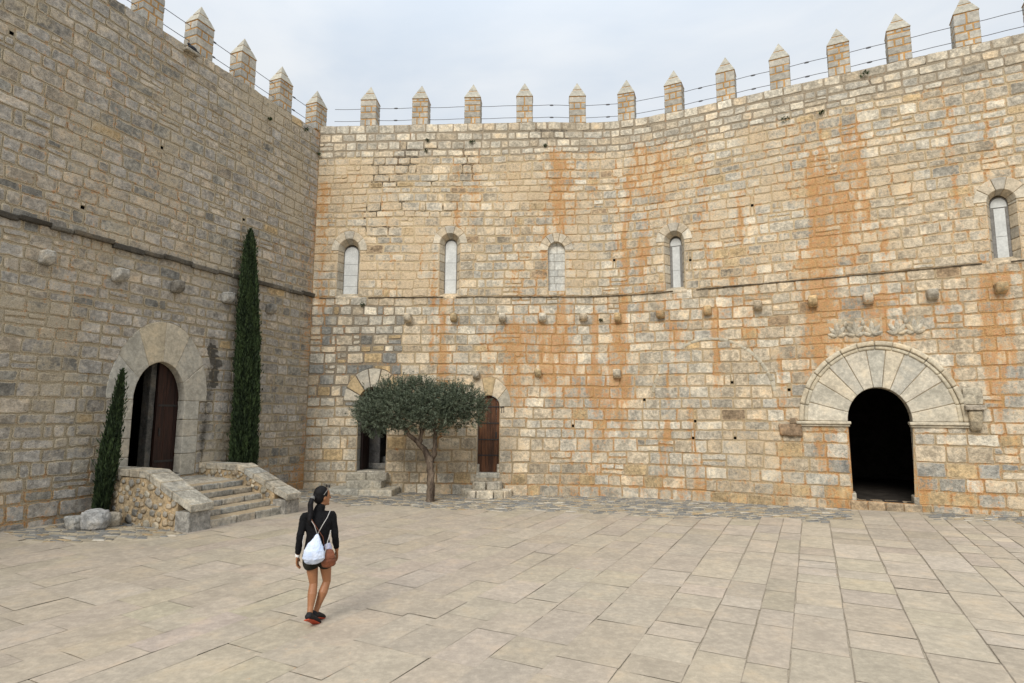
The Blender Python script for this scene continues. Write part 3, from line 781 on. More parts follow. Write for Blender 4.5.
# ---- left doorway
LG2 = [(.44, .41, .345), (.42, .395, .335), (.47, .41, .31), (.48, .42, .31), (.43, .405, .34), (.42, .40, .345)]
voussoirs(PLW, LDR, 6, -.25, .004, left, LG2, 'archway', (.50, .43, .31), rough=.012, gapa=.002)
cj = courses(.95, [2.85], .36, .56)
for sg in (-1, 1):
    s = SB()
    for (a, b) in cj:
        block(s, lambda u, v, w: PLW(LDR.sc + sg * (LDR.a + u * .44), -.25 + v * .252, a + .005 + (b - a - .01) * w), (.45, .25, b - a), jit((.44, .41, .345), .05), (.50, .43, .31), .010, .010, (0, .05, 0, .22), .10, edge=.6)
    s.add(PLW(LDR.sc + sg * A([.704, 1.13, 1.13, .704]), A([-.03, -.02, -.02, -.03]), A([.9, .9, 2.9, 2.9])), A([[0, 1, 2, 3]]), A([.4, .32, .2]), A([.4, .32, .2]), A([1, 0, 0, 0.]))
    s.build('jamb', left, M['ashlar'])
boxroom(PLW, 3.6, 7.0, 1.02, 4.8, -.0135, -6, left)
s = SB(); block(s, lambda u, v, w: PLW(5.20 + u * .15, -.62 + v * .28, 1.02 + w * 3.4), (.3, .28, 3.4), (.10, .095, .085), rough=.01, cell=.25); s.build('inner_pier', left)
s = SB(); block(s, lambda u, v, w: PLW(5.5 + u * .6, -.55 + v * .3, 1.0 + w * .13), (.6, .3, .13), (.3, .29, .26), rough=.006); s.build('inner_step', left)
dl = planks(PLW, 4.58, 5.19, -.34, -.27, 1.02, lambda u: 2.85 + .95 * math.sqrt(max(0, 1 - (1 - u * .98) ** 2)) + .02, 5, M['wood_dark'], 'door', left)
hardware_box(PLW, 5.06, 5.10, -.27, -.24, 1.95, 2.15, 'handle', dl)
for zz in (1.3, 2.7): hardware_box(PLW, 4.64, 5.15, -.27, -.255, zz, zz + .05, 'strap', dl)
s = SB()
for k in range(3): block(s, lambda u, v, w: PLW(4.6 + .47 * (k + u * .98), -.62 + v * .66, .84 + w * .16), (.47, .6, .16), jit((.38, .36, .31)), rough=.006)
s.build('threshold', left)

# ---- string courses
def string(P, s0, s1, z, parent, nout, hh, col, wild=.01, gaps=(), dark=.5):
    s = SB(); x = s0
    while x < s1:
        L = rng.uniform(.35, .9); e = min(x + L, s1)
        if not any(a < (x + e) / 2 < b for a, b in gaps):
            pr = nout * rng.uniform(.55, 1.15); h2 = hh * rng.uniform(.75, 1.15); dz = rng.normal(0, wild)
            block(s, lambda u, v, w: P(x + u * (e - x), -.02 + v * (pr + .02) * (1 - .15 * (1 - w)), z + dz - h2 / 2 + w * h2), (e - x, pr, h2), jit(col, .15, .03), (.12, .1, .08), .012, .008 + wild * .6, (0, .1, dark * rng.uniform(.5, 1.2), .1), .09)
        x = e
    return s.build('string_course', parent)
string(PLW, .0, 22, 6.45, left, .11, .11, (.15, .135, .11), .022, dark=.6)
string(PB, 0.05, SE, 6.42, back, .05, .04, (.20, .16, .11), .005, gaps=[(.6, 1.4), (4.1, 4.8), (11.5, 12.25), (19.7, 20.45)], dark=.12)
# ---- corbels: squared stub with a rolled end
def corbel(P, s_, z_, parent, size=.24, col=CREAM, stn=.3):
    s = SB(); L = .30 * rng.uniform(.8, 1.1); w_ = size * rng.uniform(.9, 1.15); h_ = size * rng.uniform(.95, 1.2)
    def fn(u, v, w):
        k = np.sqrt(np.clip(1 - (np.clip(v - .35, 0, 1) / .68) ** 2, .0, 1))
        zz = z_ + h_ / 2 - (1 - w) * h_ * (.25 + .75 * k)
        ww = w_ * (1 - .12 * v)
        return P(s_ + (u - .5) * ww, -.03 + v * L, zz)
    block(s, fn, (w_, L, h_), jit(col, .1, .03), (.3, .22, .14), .03, .012, (0, stn, 0, .1), .05, rnd=.6)
    return s.build('corbel', parent)
for i, (a, b) in enumerate(corb_b): corbel(PB, a, b, back, col=[CREAM, OCHRE, PALE, GREY][i % 4] if i not in (6, 7, 12) else OCHRE, stn=.62 if i in (6, 7, 12, 10) else .22)
for a, b in corb_l: corbel(PLW, a, b, left, .27, (.36, .34, .30), .08)
# ---- ghost of a blocked arch
G = Arch(12.85, 2.95, 2.95, 1.78, 1.92)
arcmold(PB, G, 1.72, 1.82, 1.87, 1.96, -.02, .009, 20, back, 'blocked_arch_trace', (.46, .41, .31), keep=lambda k: k not in (0, 3, 4, 19, 6), rough=.008, stn=.2)
# ---- carved frieze of leaves above the right arch
s = SB()
for (a, b) in ((16.02, 16.7), (16.71, 17.33), (17.45, 18.28)):
    block(s, lambda u, v, w: PB(a + u * (b - a), -.02 + v * .024, 4.68 + w * .56), (b - a, .05, .56), jit((.43, .37, .27), .03), (.3, .22, .14), .02, .006, (0, .62, 0, .4), .06)
def petal(s, cx, cz, ang, L, wd, n0=.012, th=.045):
    P_, F = tmpl(5, 3, 7); U = P_ / A([5, 3, 7.])
    x = (U[:, 0] - .5) * 2; y = U[:, 1]; w = U[:, 2]
    prof = np.sin(np.clip(w * 1.02, 0, 1) ** .8 * math.pi) ** .8
    xx = x * wd * prof; bulge = (1 - .75 * x ** 2) * prof
    zz = w * L
    X_ = xx * math.cos(ang) + zz * math.sin(ang); Z_ = zz * math.cos(ang) - xx * math.sin(ang)
    V = PB(cx + X_, n0 + y * th * bulge - .004, cz + Z_)
    fx = np.zeros((len(V), 4)); fx[:, 1] = .35; fx[:, 2] = np.where(np.abs(x) > .9, .35, 0)
    s.add(V, F, jit((.45, .40, .31), .03), A([.2, .16, .1]), fx)
for cx in (16.26, 16.68, 17.08, 17.66, 18.04):
    for ang, L in ((-1.25, .24), (-.62, .33), (0, .38), (.62, .33), (1.25, .24)):
        petal(s, cx, 4.74, ang, L * 1.12, .066)
for cx in (16.47, 16.88, 17.86):
    petal(s, cx, 4.98, 0, .20, .055)
s.build('carved_frieze', back)
# ---- bracket right of the arch and worn lump left of it
s = SB()
block(s, lambda u, v, w: PB(18.93 + u * .40, -.02 + v * .12, 2.86 + w * .42), (.4, .14, .42), jit((.42, .37, .28)), rough=.01, fx=(0, .2, 0, .1))
block(s, lambda u, v, w: PB(18.93 + u * .42, -.02 + v * .30, 2.72 + w * .13), (.42, .3, .13), jit((.36, .32, .26)), rough=.006, fx=(0, .15, .1, .1))
block(s, lambda u, v, w: PB(18.99 + .04 * (1 - w) + u * (.22 + .08 * w), -.02 + v * (.10 + .17 * np.sqrt(w)), 2.20 + w * .52), (.3, .25, .52), jit((.42, .36, .26)), rough=.012, bev=.05, fx=(0, .2, 0, .1), cell=.06)
s.build('bracket', back)
s = SB()
block(s, lambda u, v, w: PB(14.70 + u * .55 - .06 * w * (1 - u), -.02 + v * (.07 + .07 * (1 - w)), 2.0 + w * .34), (.55, .14, .34), (.27, .19, .12), rough=.03, bev=.04, fx=(0, .4, .12, .2), cell=.06)
block(s, lambda u, v, w: PB(14.95 + u * .20, -.02 + v * .07, 2.34 + w * .16), (.2, .09, .16), (.27, .20, .13), rough=.015, fx=(0, .3, .15, .2), cell=.06)
s.build('worn_lump', back)

# ---- merlons
def merlon_mesh(seed):
    r = np.random.default_rng(seed); s = SB()
    Wd, Dp, H, HP = .56, .48, .96, .62
    mor = (.46, .27, .11)
    s_c = []
    z = 0; zs_ = []
    while z < H - .05:
        h = min(r.uniform(.17, .27), H - z)
        if H - z - h < .1: h = H - z
        zs_.append((z, z + h)); z += h
    for i, (a, b) in enumerate(zs_):
        cutx = [0, r.uniform(.3, .45), r.uniform(.6, .75), 1] if i % 2 == 0 else ([0, 1] if r.random() < .5 else [0, r.uniform(.4, .6), 1])
        cuty = [0, 1] if i % 2 == 0 else [0, r.uniform(.4, .6), 1]
        for x0, x1 in zip(cutx[:-1], cutx[1:]):
            for y0, y1 in zip(cuty[:-1], cuty[1:]):
                gp = .016
                def fn(u, v, w):
                    return np.stack([(x0 - .5) * Wd + gp * (x0 > 0) + u * ((x1 - x0) * Wd - gp * ((x0 > 0) + (x1 < 1))),
                                     (y0 - .5) * Dp + gp * (y0 > 0) + v * ((y1 - y0) * Dp - gp * ((y0 > 0) + (y1 < 1))), a + gp + w * (b - a - 2 * gp)], -1)
                c = A((.44, .41, .35)) * r.uniform(.82, 1.1) * (1 if r.random() > .3 else A([.9, .94, 1.0]))
                block(s, fn, ((x1 - x0) * Wd, (y1 - y0) * Dp, b - a), c, mor, .012, .009, (0, 0.02, .0, .12), .10, edge=.6, rnd=.6)
    # pyramid cap in two courses
    e = .03
    for (w0, w1) in ((0, .44), (.49, 1)):
        def fn(u, v, w):
            k = 1 - (w0 + w * (w1 - w0)) * .985
            return np.stack([(u - .5) * (Wd + e) * k, (v - .5) * (Dp + e) * k, H + .01 + (w0 + w * (w1 - w0)) * HP], -1)
        block(s, fn, (Wd, Dp, .3), A((.42, .395, .33)) * r.uniform(.88, 1.05), mor, .008, .004, (0, 0, 0, .05), .15, edge=.5, rnd=.3)
    # mortar core
    def fn(u, v, w): return np.stack([(u - .5) * (Wd - .018), (v - .5) * (Dp - .018), w * (H + .02)], -1)
    block(s, fn, (Wd, Dp, H), mor, mor, .01, 0, (1, .15, 0, 0), .3, edge=1)
    def fn(u, v, w):
        k = 1 - w * .985
        return np.stack([(u - .5) * (Wd + .012) * k, (v - .5) * (Dp + .012) * k, H + w * HP * .97], -1)
    block(s, fn, (Wd, Dp, HP), mor, mor, .005, 0, (1, .15, 0, 0), .3, edge=1)
    return s
mprot = []
for k in range(4):
    s = merlon_mesh(50 + k)
    o = raw_mesh('merlon', np.concatenate(s.V), np.concatenate(s.F), M['ashlar'], None, True, {'Col': np.concatenate(s.C), 'Mor': np.concatenate(s.M), 'Fx': np.concatenate(s.X)}, local=True)
    mprot.append(o); COL.objects.unlink(o)
def put_merlon(i, P, s_, z_, parent):
    o = mprot[i % 4].copy(); COL.objects.link(o); o.parent = parent
    p = P(s_, -.27, z_).ravel(); q = P(s_ + .1, -.27, z_).ravel()
    o.location = tuple(to_local(p, parent)); o.rotation_euler = (0, 0, math.atan2(q[1] - p[1], q[0] - p[0]))
for i, s_ in enumerate([1.48, 3.31, 5.15, 6.96, 8.79, 10.42, 11.97, 13.60, 15.16, 16.73, 18.21, 19.74, 21.3, 22.8]): put_merlon(i, PB, s_, 12.365, back)
for i, s_ in enumerate([.0, 1.70, 3.26, 4.79, 6.3, 7.8, 9.3, 10.8, 12.3, 13.8, 15.3, 16.8]): put_merlon(i + 1, PLW, s_, 12.305 + (.06 if i == 0 else 0), left)
for o in mprot: bpy.data.objects.remove(o)

# ---- cable railing strung through the merlons
def tubes(paths, r, name, mat, parent=None, seg=6):
    V = []; F = []; k = 0
    for pts in paths:
        pts = A(pts, float); n = len(pts)
        for i in range(n):
            t = pts[min(i + 1, n - 1)] - pts[max(i - 1, 0)]; t /= np.linalg.norm(t) + 1e-9
            up = A([0, 0, 1.]) if abs(t[2]) < .9 else A([1., 0, 0]); a = np.cross(t, up); a /= np.linalg.norm(a); b = np.cross(a, t)
            rr = r[i] if hasattr(r, '__len__') else r
            for j in range(seg):
                w = 2 * math.pi * j / seg; V.append(pts[i] + rr * (math.cos(w) * a + math.sin(w) * b))
        for i in range(n - 1):
            for j in range(seg): F.append((k + i * seg + j, k + i * seg + (j + 1) % seg, k + (i + 1) * seg + (j + 1) % seg, k + (i + 1) * seg + j))
        k += n * seg
    return raw_mesh(name, A(V), A(F), mat, parent)
for (P, s0, s1, lab, sp) in ((PB, .2, 23.5, 'two thin steel cables strung between the merlons along the back and right wall top', [2.4, 7.9, 9.8, 12.8, 14.4, 15.9, 17.5, 22.]), (PLW, .2, 18., 'two thin steel cables strung between the merlons along the left wall top', [1.1, 4.3, 7.4])):
    t = thing('cable_railing', P((s0 + s1) / 2, -.27, 12.36).ravel(), lab, 'cable railing', 'cable railings on the wall tops')
    for zz in (12.68, 13.13):
        S = np.arange(s0, s1, .4); sag = .02 * np.sin(S * math.pi / 1.6) ** 2
        tubes([P(S, -.27, zz - sag)], .0095, 'cable', M['cable'], t, 5)
    for x in sp:
        for zz in (12.68, 13.13): tubes([P(A([x - .07, x - .05, x, x + .05, x + .07]), -.27, zz - .01)], [.01, .022, .026, .022, .01], 'tensioner', M['cable'], t, 6)

# ================================================================== GROUND
base_mat = plain('sandy_joint_fill', (.43, .37, .28), .95, .2, 3, .3, .1)
xs = np.unique(np.concatenate([np.linspace(-150, -18, 10), np.linspace(-18, 18, 61), np.linspace(18, 150, 10)]))
ys = np.unique(np.concatenate([np.linspace(-150, -8, 10), np.linspace(-8, 24, 60), np.linspace(24, 150, 10)]))
X_, Y_ = np.meshgrid(xs, ys); V = np.stack([X_, Y_, g(X_, Y_) - .012], -1).reshape(-1, 3)
nx = len(xs); i = np.arange(len(ys) - 1)[:, None] * nx + np.arange(nx - 1)[None]
tag(raw_mesh('ground', V, np.stack([i, i + 1, i + 1 + nx, i + nx], -1).reshape(-1, 4), base_mat), kind='structure')

def wall_n(x, y):
    """distance out of the back wall (approx) and arc length"""
    p = np.stack([np.asarray(x, float), np.asarray(y, float)], -1)
    n1 = (p - C0) @ A([D1[1], -D1[0]]); n2 = (p - B0) @ A([D2[1], -D2[0]])
    s1 = (p - C0) @ D1; s2 = (p - B0) @ D2 + np.linalg.norm(B0 - C0)
    n = np.minimum(n1, n2); s = np.where(n1 < n2, s1, s2 - .05)
    return n, s
dr_ = R(26.8); du = A([math.sin(dr_), math.cos(dr_)]); dv = A([math.cos(dr_), -math.sin(dr_)])
e1 = (A([8.11, 14.49])) @ dv; e2 = (A([10.3, 15.0])) @ dv
def cobbled(x, y):
    n, s = wall_n(x, y); q = x * dv[0] + y * dv[1]
    band = np.interp(s, [-1, 2, 5, 8, 10.5, 13, 15, 17], [2.6, 2.9, 3.0, 3.2, 3.5, 3.0, 2.4, 2.0]) + (fbm(x * .8, y * .8, 3, 2) - .5) * .5
    a = (n < band) & (q < e1) & (n > -.1)
    b = (n < 1.15 + (fbm(x, y, 9, 2) - .5) * .5) & (q > e2) & (n > -.1)
    nl = (x - C0[0]) * LN[0] + (y - C0[1]) * LN[1]; sl = (x - C0[0]) * LD[0] + (y - C0[1]) * LD[1]
    c = (sl > 6.5) & (sl < 8.6 + (fbm(x * 2, y * 2, 5, 2) - .5) * 1.6) & (nl > -.1) & (nl < 3.1 - (sl - 6.5) * .7)
    return a | b | c
sb = SB(); FC = A((.40, .343, .270))
v = -20.; u_off = 0
while v < 24:
    w = rng.uniform(.34, .58) if v > 2.2 else rng.uniform(.40, .72)
    u = -14 + rng.uniform(0, 1)
    while u < 26:
        L = rng.uniform(.38, 1.05) if v > 2.2 else rng.uniform(.45, 1.3)
        cx, cy = du * (u + L / 2) + dv * (v + w / 2)
        u0 = u; u += L
        n, s_ = wall_n(cx, cy); nl = (cx - C0[0]) * LN[0] + (cy - C0[1]) * LN[1]
        if n < -.1 or nl < -.4 or cy < -5: continue
        if cobbled(A([cx]), A([cy]))[0]: continue
        wear = float(sstep(.0, 1., (cx * .9 + 1.5) / 6 + .45 * (fbm(cx * .3, cy * .3, 4, 2) - .5)))
        gp = .002 + .005 * wear * (.6 + .8 * rng.random())
        nu, nv = max(4, int(L / .22) + 2), max(4, int(w / .22) + 2)
        uu = axis(nu, L, .02) * (L - gp) + u0 + gp / 2; vv = axis(nv, w, .02) * (w - gp) + v + gp / 2
        UU, VV = np.meshgrid(uu, vv)
        sd = rng.random() * 90
        UU = UU + (fbm(UU * 2 + sd, VV * 2, 1, 2) - .5) * .03; VV = VV + (fbm(UU * 2, VV * 2 + sd, 7, 2) - .5) * .03
        x = UU * du[0] + VV * dv[0]; y = UU * du[1] + VV * dv[1]
        ring = np.zeros(UU.shape, bool); ring[0] = ring[-1] = True; ring[:, 0] = ring[:, -1] = True
        wear = float(sstep(.0, 1., (cx * .9 + 1.5) / 6 + .45 * (fbm(cx * .3, cy * .3, 4, 2) - .5)))   # joints are sharper to the right
        z = g(x, y) + rng.uniform(0, .003) + (fbm(x * 2.5, y * 2.5, 5, 2) - .5) * .008 + rng.normal(0, .0015) * (UU - UU.mean())
        z = np.where(ring, z - (.0005 + .0035 * wear), z)
        Xf = np.zeros((x.size, 4)); open_ = rng.random() < (.12 + .55 * wear)
        Xf[:, 0] = np.where(ring, .45 + .5 * wear, 0).ravel()
        Xf[:, 1] = (.30 * sstep(.5, .75, fbm(x * .5, y * .5, 66, 3))).ravel()
        Xf[:, 2] = (.22 * sstep(.60, .80, fbm(x * 1.1, y * 1.1, 96, 3))).ravel()
        Xf[:, 2] = Xf[:, 2] + np.where(ring, ((.14 + .08 * wear) if open_ else 0) * (fbm(x * 1.5, y * 1.5, 15, 2) > .47), 0).ravel()
        Xf[:, 3] = .05 + (.18 * (1 - wear))
        ln = fbm(cx * .16, cy * .16, 201, 2)
        col = FC * (1 + rng.normal(0, .03 + .03 * wear)) * (1 + .10 * (ln - .5)) * A([1, 1 + rng.normal(0, .01), 1 + rng.normal(0, .02)])
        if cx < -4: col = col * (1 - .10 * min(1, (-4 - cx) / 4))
        mor = A((.39, .33, .255)) * (1 - .32 * wear)
        ncl = UU.shape[1]; i = np.arange(UU.shape[0] - 1)[:, None] * ncl + np.arange(ncl - 1)[None]
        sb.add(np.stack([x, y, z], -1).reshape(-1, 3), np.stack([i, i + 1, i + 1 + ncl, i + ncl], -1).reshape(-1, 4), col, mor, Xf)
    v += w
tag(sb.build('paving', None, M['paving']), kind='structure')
# cobbles: small flat stones laid on edge in the strip beside the walls
sb = SB(); P_, F_ = tmpl(3, 3, 3); top = P_[:, 2] > 0
rows = 0
for vv in np.arange(-13.5, 17, .105):
    uu = -1 + rng.uniform(0, .2)
    while uu < 26:
        L = rng.uniform(.12, .34); cu = uu + L / 2; uu += L + .018
        # rows run roughly parallel with the wall
        cx = -13 + cu * 1.0; cy = vv + 8.0 + 0
        n, s_ = wall_n(cx, cy)
        if n < -.05 or n > 4.5:
            nl0 = (cx - C0[0]) * LN[0] + (cy - C0[1]) * LN[1]; sl0 = (cx - C0[0]) * LD[0] + (cy - C0[1]) * LD[1]
            if not (6.3 < sl0 < 9.6 and -.1 < nl0 < 3.4): continue
        if (cx - C0[0]) * LN[0] + (cy - C0[1]) * LN[1] < -.05: continue
        if not cobbled(A([cx]), A([cy]))[0]: continue
        w = .085 * rng.uniform(.8, 1.1); h = .05
        r0 = rng.normal(0, .10)
        U = P_ / 3.; U = (U - .5) * 2; U = U * (1 - .10 * (np.abs(U) ** 4).sum(1, keepdims=True) / 2)
        x = U[:, 0] * L / 2; y = U[:, 1] * w / 2; z = U[:, 2] * h / 2 + rng.normal(0, .004)
        X1 = cx + x * math.cos(r0) - y * math.sin(r0); Y1 = cy + x * math.sin(r0) + y * math.cos(r0)
        k = rng.random()
        c = jit((.20, .195, .18) if k < .5 else (.33, .285, .21) if k < .82 else (.44, .40, .33) if k < .93 else (.36, .27, .16), .12, .02)
        Xf = np.zeros((len(U), 4)); Xf[:, 0] = .25 * (np.abs(U) > .9).any(1); Xf[:, 3] = .1
        sb.add(np.stack([X1, Y1, g(X1, Y1) + z - .024], -1), F_, c, A([.2, .16, .11]), Xf)
tag(sb.build('cobbles', None, M['paving']), kind='structure')

# ================================================================== STAIRCASE
stair = thing('staircase', PLW(5.3, 1.5, .15), 'short stone staircase with rubble parapets leading up to the left doorway', 'staircase')
gz = .14
fronts = [2.84, 2.52, 2.20, 1.88, 1.56]; rise = .145
SC = [(.38, .365, .32), (.43, .395, .33), (.33, .32, .29)]
for k, f in enumerate(fronts):
    s = SB(); x = 4.04; z0, z1 = gz + rise * k - (.12 if k == 0 else 0.01), gz + rise * (k + 1)
    while x < 6.14:
        L = rng.uniform(.45, .9); e = min(x + L, 6.16)
        if 6.16 - e < .25: e = 6.16
        pr = rng.normal(0, .006)
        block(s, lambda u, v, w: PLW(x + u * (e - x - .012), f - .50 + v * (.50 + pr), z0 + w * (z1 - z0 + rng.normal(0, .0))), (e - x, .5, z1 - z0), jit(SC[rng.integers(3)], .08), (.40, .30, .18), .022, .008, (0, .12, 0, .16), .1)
        x = e
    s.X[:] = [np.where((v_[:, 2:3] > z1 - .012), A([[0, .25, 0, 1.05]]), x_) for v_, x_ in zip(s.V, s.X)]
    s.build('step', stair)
s = SB()
for a in range(4):
    for b in range(3):
        block(s, lambda u, v, w: PLW(4.04 + .53 * (a + u * .985), .02 + .42 * (b + v * .985), .5 + w * (gz + rise * 5 - .5 + .003 + .05 * (1 - (b + v) / 3))), (.53, .42, .3), jit((.40, .365, .30), .06), (.38, .3, .2), .014, .006, (0, .12, 0, .15), .14)
s.build('landing', stair)
def topz(n, zt, zl, nb, n1): return np.where(n < nb, zt, zt + (zl - zt) * (n - nb) / (n1 - nb))
def parapet(sa, sb_, nb, n1, zt, zl, lab, outer):
    s = SB(); cap = .15
    # mortar body
    block(s, lambda u, v, w: PLW(sa + u * (sb_ - sa), v * (n1 - .40), -.05 + w * (topz(v * (n1 - .40), zt, zl, nb, n1) - cap + .05)), (sb_ - sa, n1 - .4, 1), (.42, .325, .205), (.42, .325, .205), .02, .02, (0, .18, 0, .3), .12)
    body = s.build('parapet', stair)
    # rubble set in the mortar on both faces
    s = SB()
    for face, so in ((1, sb_), (-1, sa)):
        pts = []; dens = 150 if face == outer else 26
        for _ in range(dens * 6):
            n_ = rng.uniform(.05, n1 - .45); zmax = float(topz(n_, zt, zl, nb, n1)) - cap
            z_ = rng.uniform(.1, zmax - .02); r_ = rng.uniform(.045, .135)
            if all((n_ - a) ** 2 + ((z_ - b) * 1.25) ** 2 > ((r_ + c) * 1.06) ** 2 for a, b, c in pts): pts.append((n_, z_, r_))
            if len(pts) > dens: break
        for n_, z_, r_ in pts:
            ro = rng.uniform(-.5, .5); asp = rng.uniform(.7, 1.0); sd = rng.random() * 50
            PT, FT = tmpl(4, 4, 3); U = (PT / A([4, 4, 3.]) - .5) * 2
            rr = np.abs(U[:, :2]).max(1) / (np.sqrt((U[:, :2] ** 2).sum(1)) + 1e-6); U[:, :2] *= (rr ** .55)[:, None]
            k = 1 + (fbm(U[:, 0] * 1.2 + sd, U[:, 1] * 1.2, sd, 2) - .5) * .7
            dx = U[:, 0] * r_ * k; dz = U[:, 1] * r_ * asp * k
            X1 = dx * math.cos(ro) - dz * math.sin(ro); Z1 = dx * math.sin(ro) + dz * math.cos(ro)
            q = rng.random(); c = jit((.42, .38, .30) if q < .35 else (.33, .31, .27) if q < .7 else (.38, .31, .22) if q < .9 else DGREY, .1, .02)
            dep = .010 * (1 - .3 * (U[:, 0] ** 2 + U[:, 1] ** 2)) * (U[:, 2] > 0) + U[:, 2] * .012
            Xf = np.zeros((len(U), 4)); Xf[:, 0] = np.where((np.abs(U[:, :2]).max(1) > .8), .62, .08); Xf[:, 3] = .35
            s.add(PLW(so + face * dep, n_ + X1, z_ + Z1), FT, c, A([.38, .28, .16]), Xf)
    s.build('rubble', body)
    # coping stones
    s = SB(); n = 0.0
    while n < n1 - .02:
        L = rng.uniform(.26, .40); e = min(n + L, n1)
        if n1 - e < .2: e = n1
        dz = rng.normal(0, .004)
        def fn(u, v, w):
            nn = n + .008 + v * (e - n - .016); t = topz(nn, zt, zl, nb, n1)
            return PLW(sa - .03 + u * (sb_ - sa + .06), nn + (.04 * (v) if e >= n1 else 0), t + dz - cap + w * cap)
        block(s, fn, (sb_ - sa, e - n, cap), jit([(.42, .385, .315), (.37, .35, .30), (.45, .40, .315)][rng.integers(3)], .07), (.40, .31, .19), .010, .006, (0, .12, 0, .3), .12, edge=.9, rnd=.35)
        n = e
    s.build('coping', body)
    s = SB()
    block(s, lambda u, v, w: PLW(sa - .02 + u * (sb_ - sa + .04), n1 - .42 + v * .40, -.05 + w * (zl - cap + .06)), (sb_ - sa, .4, zl - .1), jit((.31, .30, .275), .03), (.38, .3, .2), .012, .01, (0, .05, 0, .1), .12)
    s.build('end_pillar', body)
    return body
parapet(6.16, 6.66, 1.55, 2.93, 1.30, .66, 'left', 1)
parapet(3.60, 4.04, 1.40, 3.00, 1.24, .58, 'right', 1)

# steps at the two small doors of the back wall
t = thing('stone_steps', PB(1.9, .5, 0), 'three grey block steps below the dark doorway behind the olive tree', 'steps', 'small flights of steps along the back wall')
for (a, b, nf, z0, z1, nb) in ((.92, 3.0, 1.05, -.05, .235, 2), (1.42, 2.55, .62, .2, .455, 1), (1.30, 2.62, .30, .44, .675, 2)):
    s = SB()
    for k in range(nb):
        x0 = a + (b - a) * k / nb; x1 = a + (b - a) * (k + 1) / nb
        block(s, lambda u, v, w: PB(x0 + .004 + u * (x1 - x0 - .008), .02 + v * (nf - .02), z0 + w * (z1 - z0)), (x1 - x0, nf, z1 - z0), jit((.43, .40, .33), .05), (.3, .25, .18), .022, .008, (0, .05, .02, .15), .12)
    s.build('step', t)
t = thing('stone_steps', PB(5.8, .4, 0), 'two small rounded steps of cut blocks below the plank door', 'steps', 'small flights of steps along the back wall')
for (ra, rn, z0, z1, nb) in ((.80, .85, -.05, .22, 7), (.48, .42, .20, .44, 4)):
    s = SB()
    for k in range(nb):
        t0, t1 = math.pi * k / nb, math.pi * (k + 1) / nb
        def fn(u, v, w):
            th = t0 + .02 + (t1 - t0 - .04) * u; rr = .62 + .38 * v
            ex = .7
            return PB(5.82 - np.sign(np.cos(th)) * np.abs(np.cos(th)) ** ex * ra * rr, .02 + np.abs(np.sin(th)) ** ex * rn * rr, z0 + w * (z1 - z0))
        block(s, fn, (ra * (t1 - t0), .3, z1 - z0), jit([PALE, (.42, .38, .3), GREY][k % 3], .06), (.3, .22, .14), .02, .006, (0, .12, 0, .1), .1)
    def fn(u, v, w): return PB(5.82 + (u - .5) * 2 * ra * .75, .02 + v * rn * .70, z0 + w * (z1 - z0 - .01))
    block(s, fn, (ra, rn, .3), (.38, .33, .25), (.3, .22, .14), .02, .006, (0, .15, 0, .2), .12)
    s.build('step', t)

# boulders by the left wall
def boulder(name, c, size, rz, col, lab, seed, ex=.5, fx=(0, 0, 0, 0)):
    P_, F = tmpl(12, 12, 12); U = (P_ / 12. - .5) * 2
    nrm = np.linalg.norm(U, axis=1, keepdims=True); U = U * ((1 - ex) + ex / nrm * 1.0)
    U = U / np.abs(U).max()
    k = 1 + (fbm(U[:, 0] * 1.5 + seed, U[:, 1] * 1.5, U[:, 2] * 1.5, 4) - .5) * .45
    V = U * k[:, None] * A(size) / 2
    ca, sa = math.cos(rz), math.sin(rz); V = np.stack([V[:, 0] * ca - V[:, 1] * sa, V[:, 0] * sa + V[:, 1] * ca, V[:, 2]], -1)
    zb = float(g(c[0], c[1])); V = V + A([c[0], c[1], zb + size[2] / 2 - .03])
    o = bpy.data.objects.new('x', None); bpy.data.objects.remove(o)
    s = SB(); X = np.tile(A(fx, float), (len(V), 1)); s.add(V, F, A(col), A(col), X)
    ob = s.build(name, None)
    # origin at the base
    me = ob.data; co = np.zeros(len(me.vertices) * 3, np.float32); me.vertices.foreach_get('co', co); co = co.reshape(-1, 3) - A([c[0], c[1], zb]); me.vertices.foreach_set('co', co.astype(np.float32).ravel()); ob.location = (c[0], c[1], zb)
    return tag(ob, lab, 'boulder', 'loose boulders by the left wall')
p1 = PLW(7.38, 1.12, 0).ravel(); p2 = PLW(7.5, .72, 0).ravel(); p3 = PLW(6.98, 1.05, 0).ravel()
boulder('boulder', p1, (.50, .44, .43), .2, (.40, .395, .38), 'largest rounded grey boulder with an orange patch, beside the stair parapet', 3.1, .55)
boulder('boulder', p2, (.40, .34, .27), -.4, (.36, .355, .33), 'low grey boulder farthest left, against the foot of the left wall', 8.2, .5)
boulder('boulder', p3, (.34, .34, .30), .5, (.40, .36, .29), 'small tan boulder between the big boulder and the stair parapet', 14.7, .5)

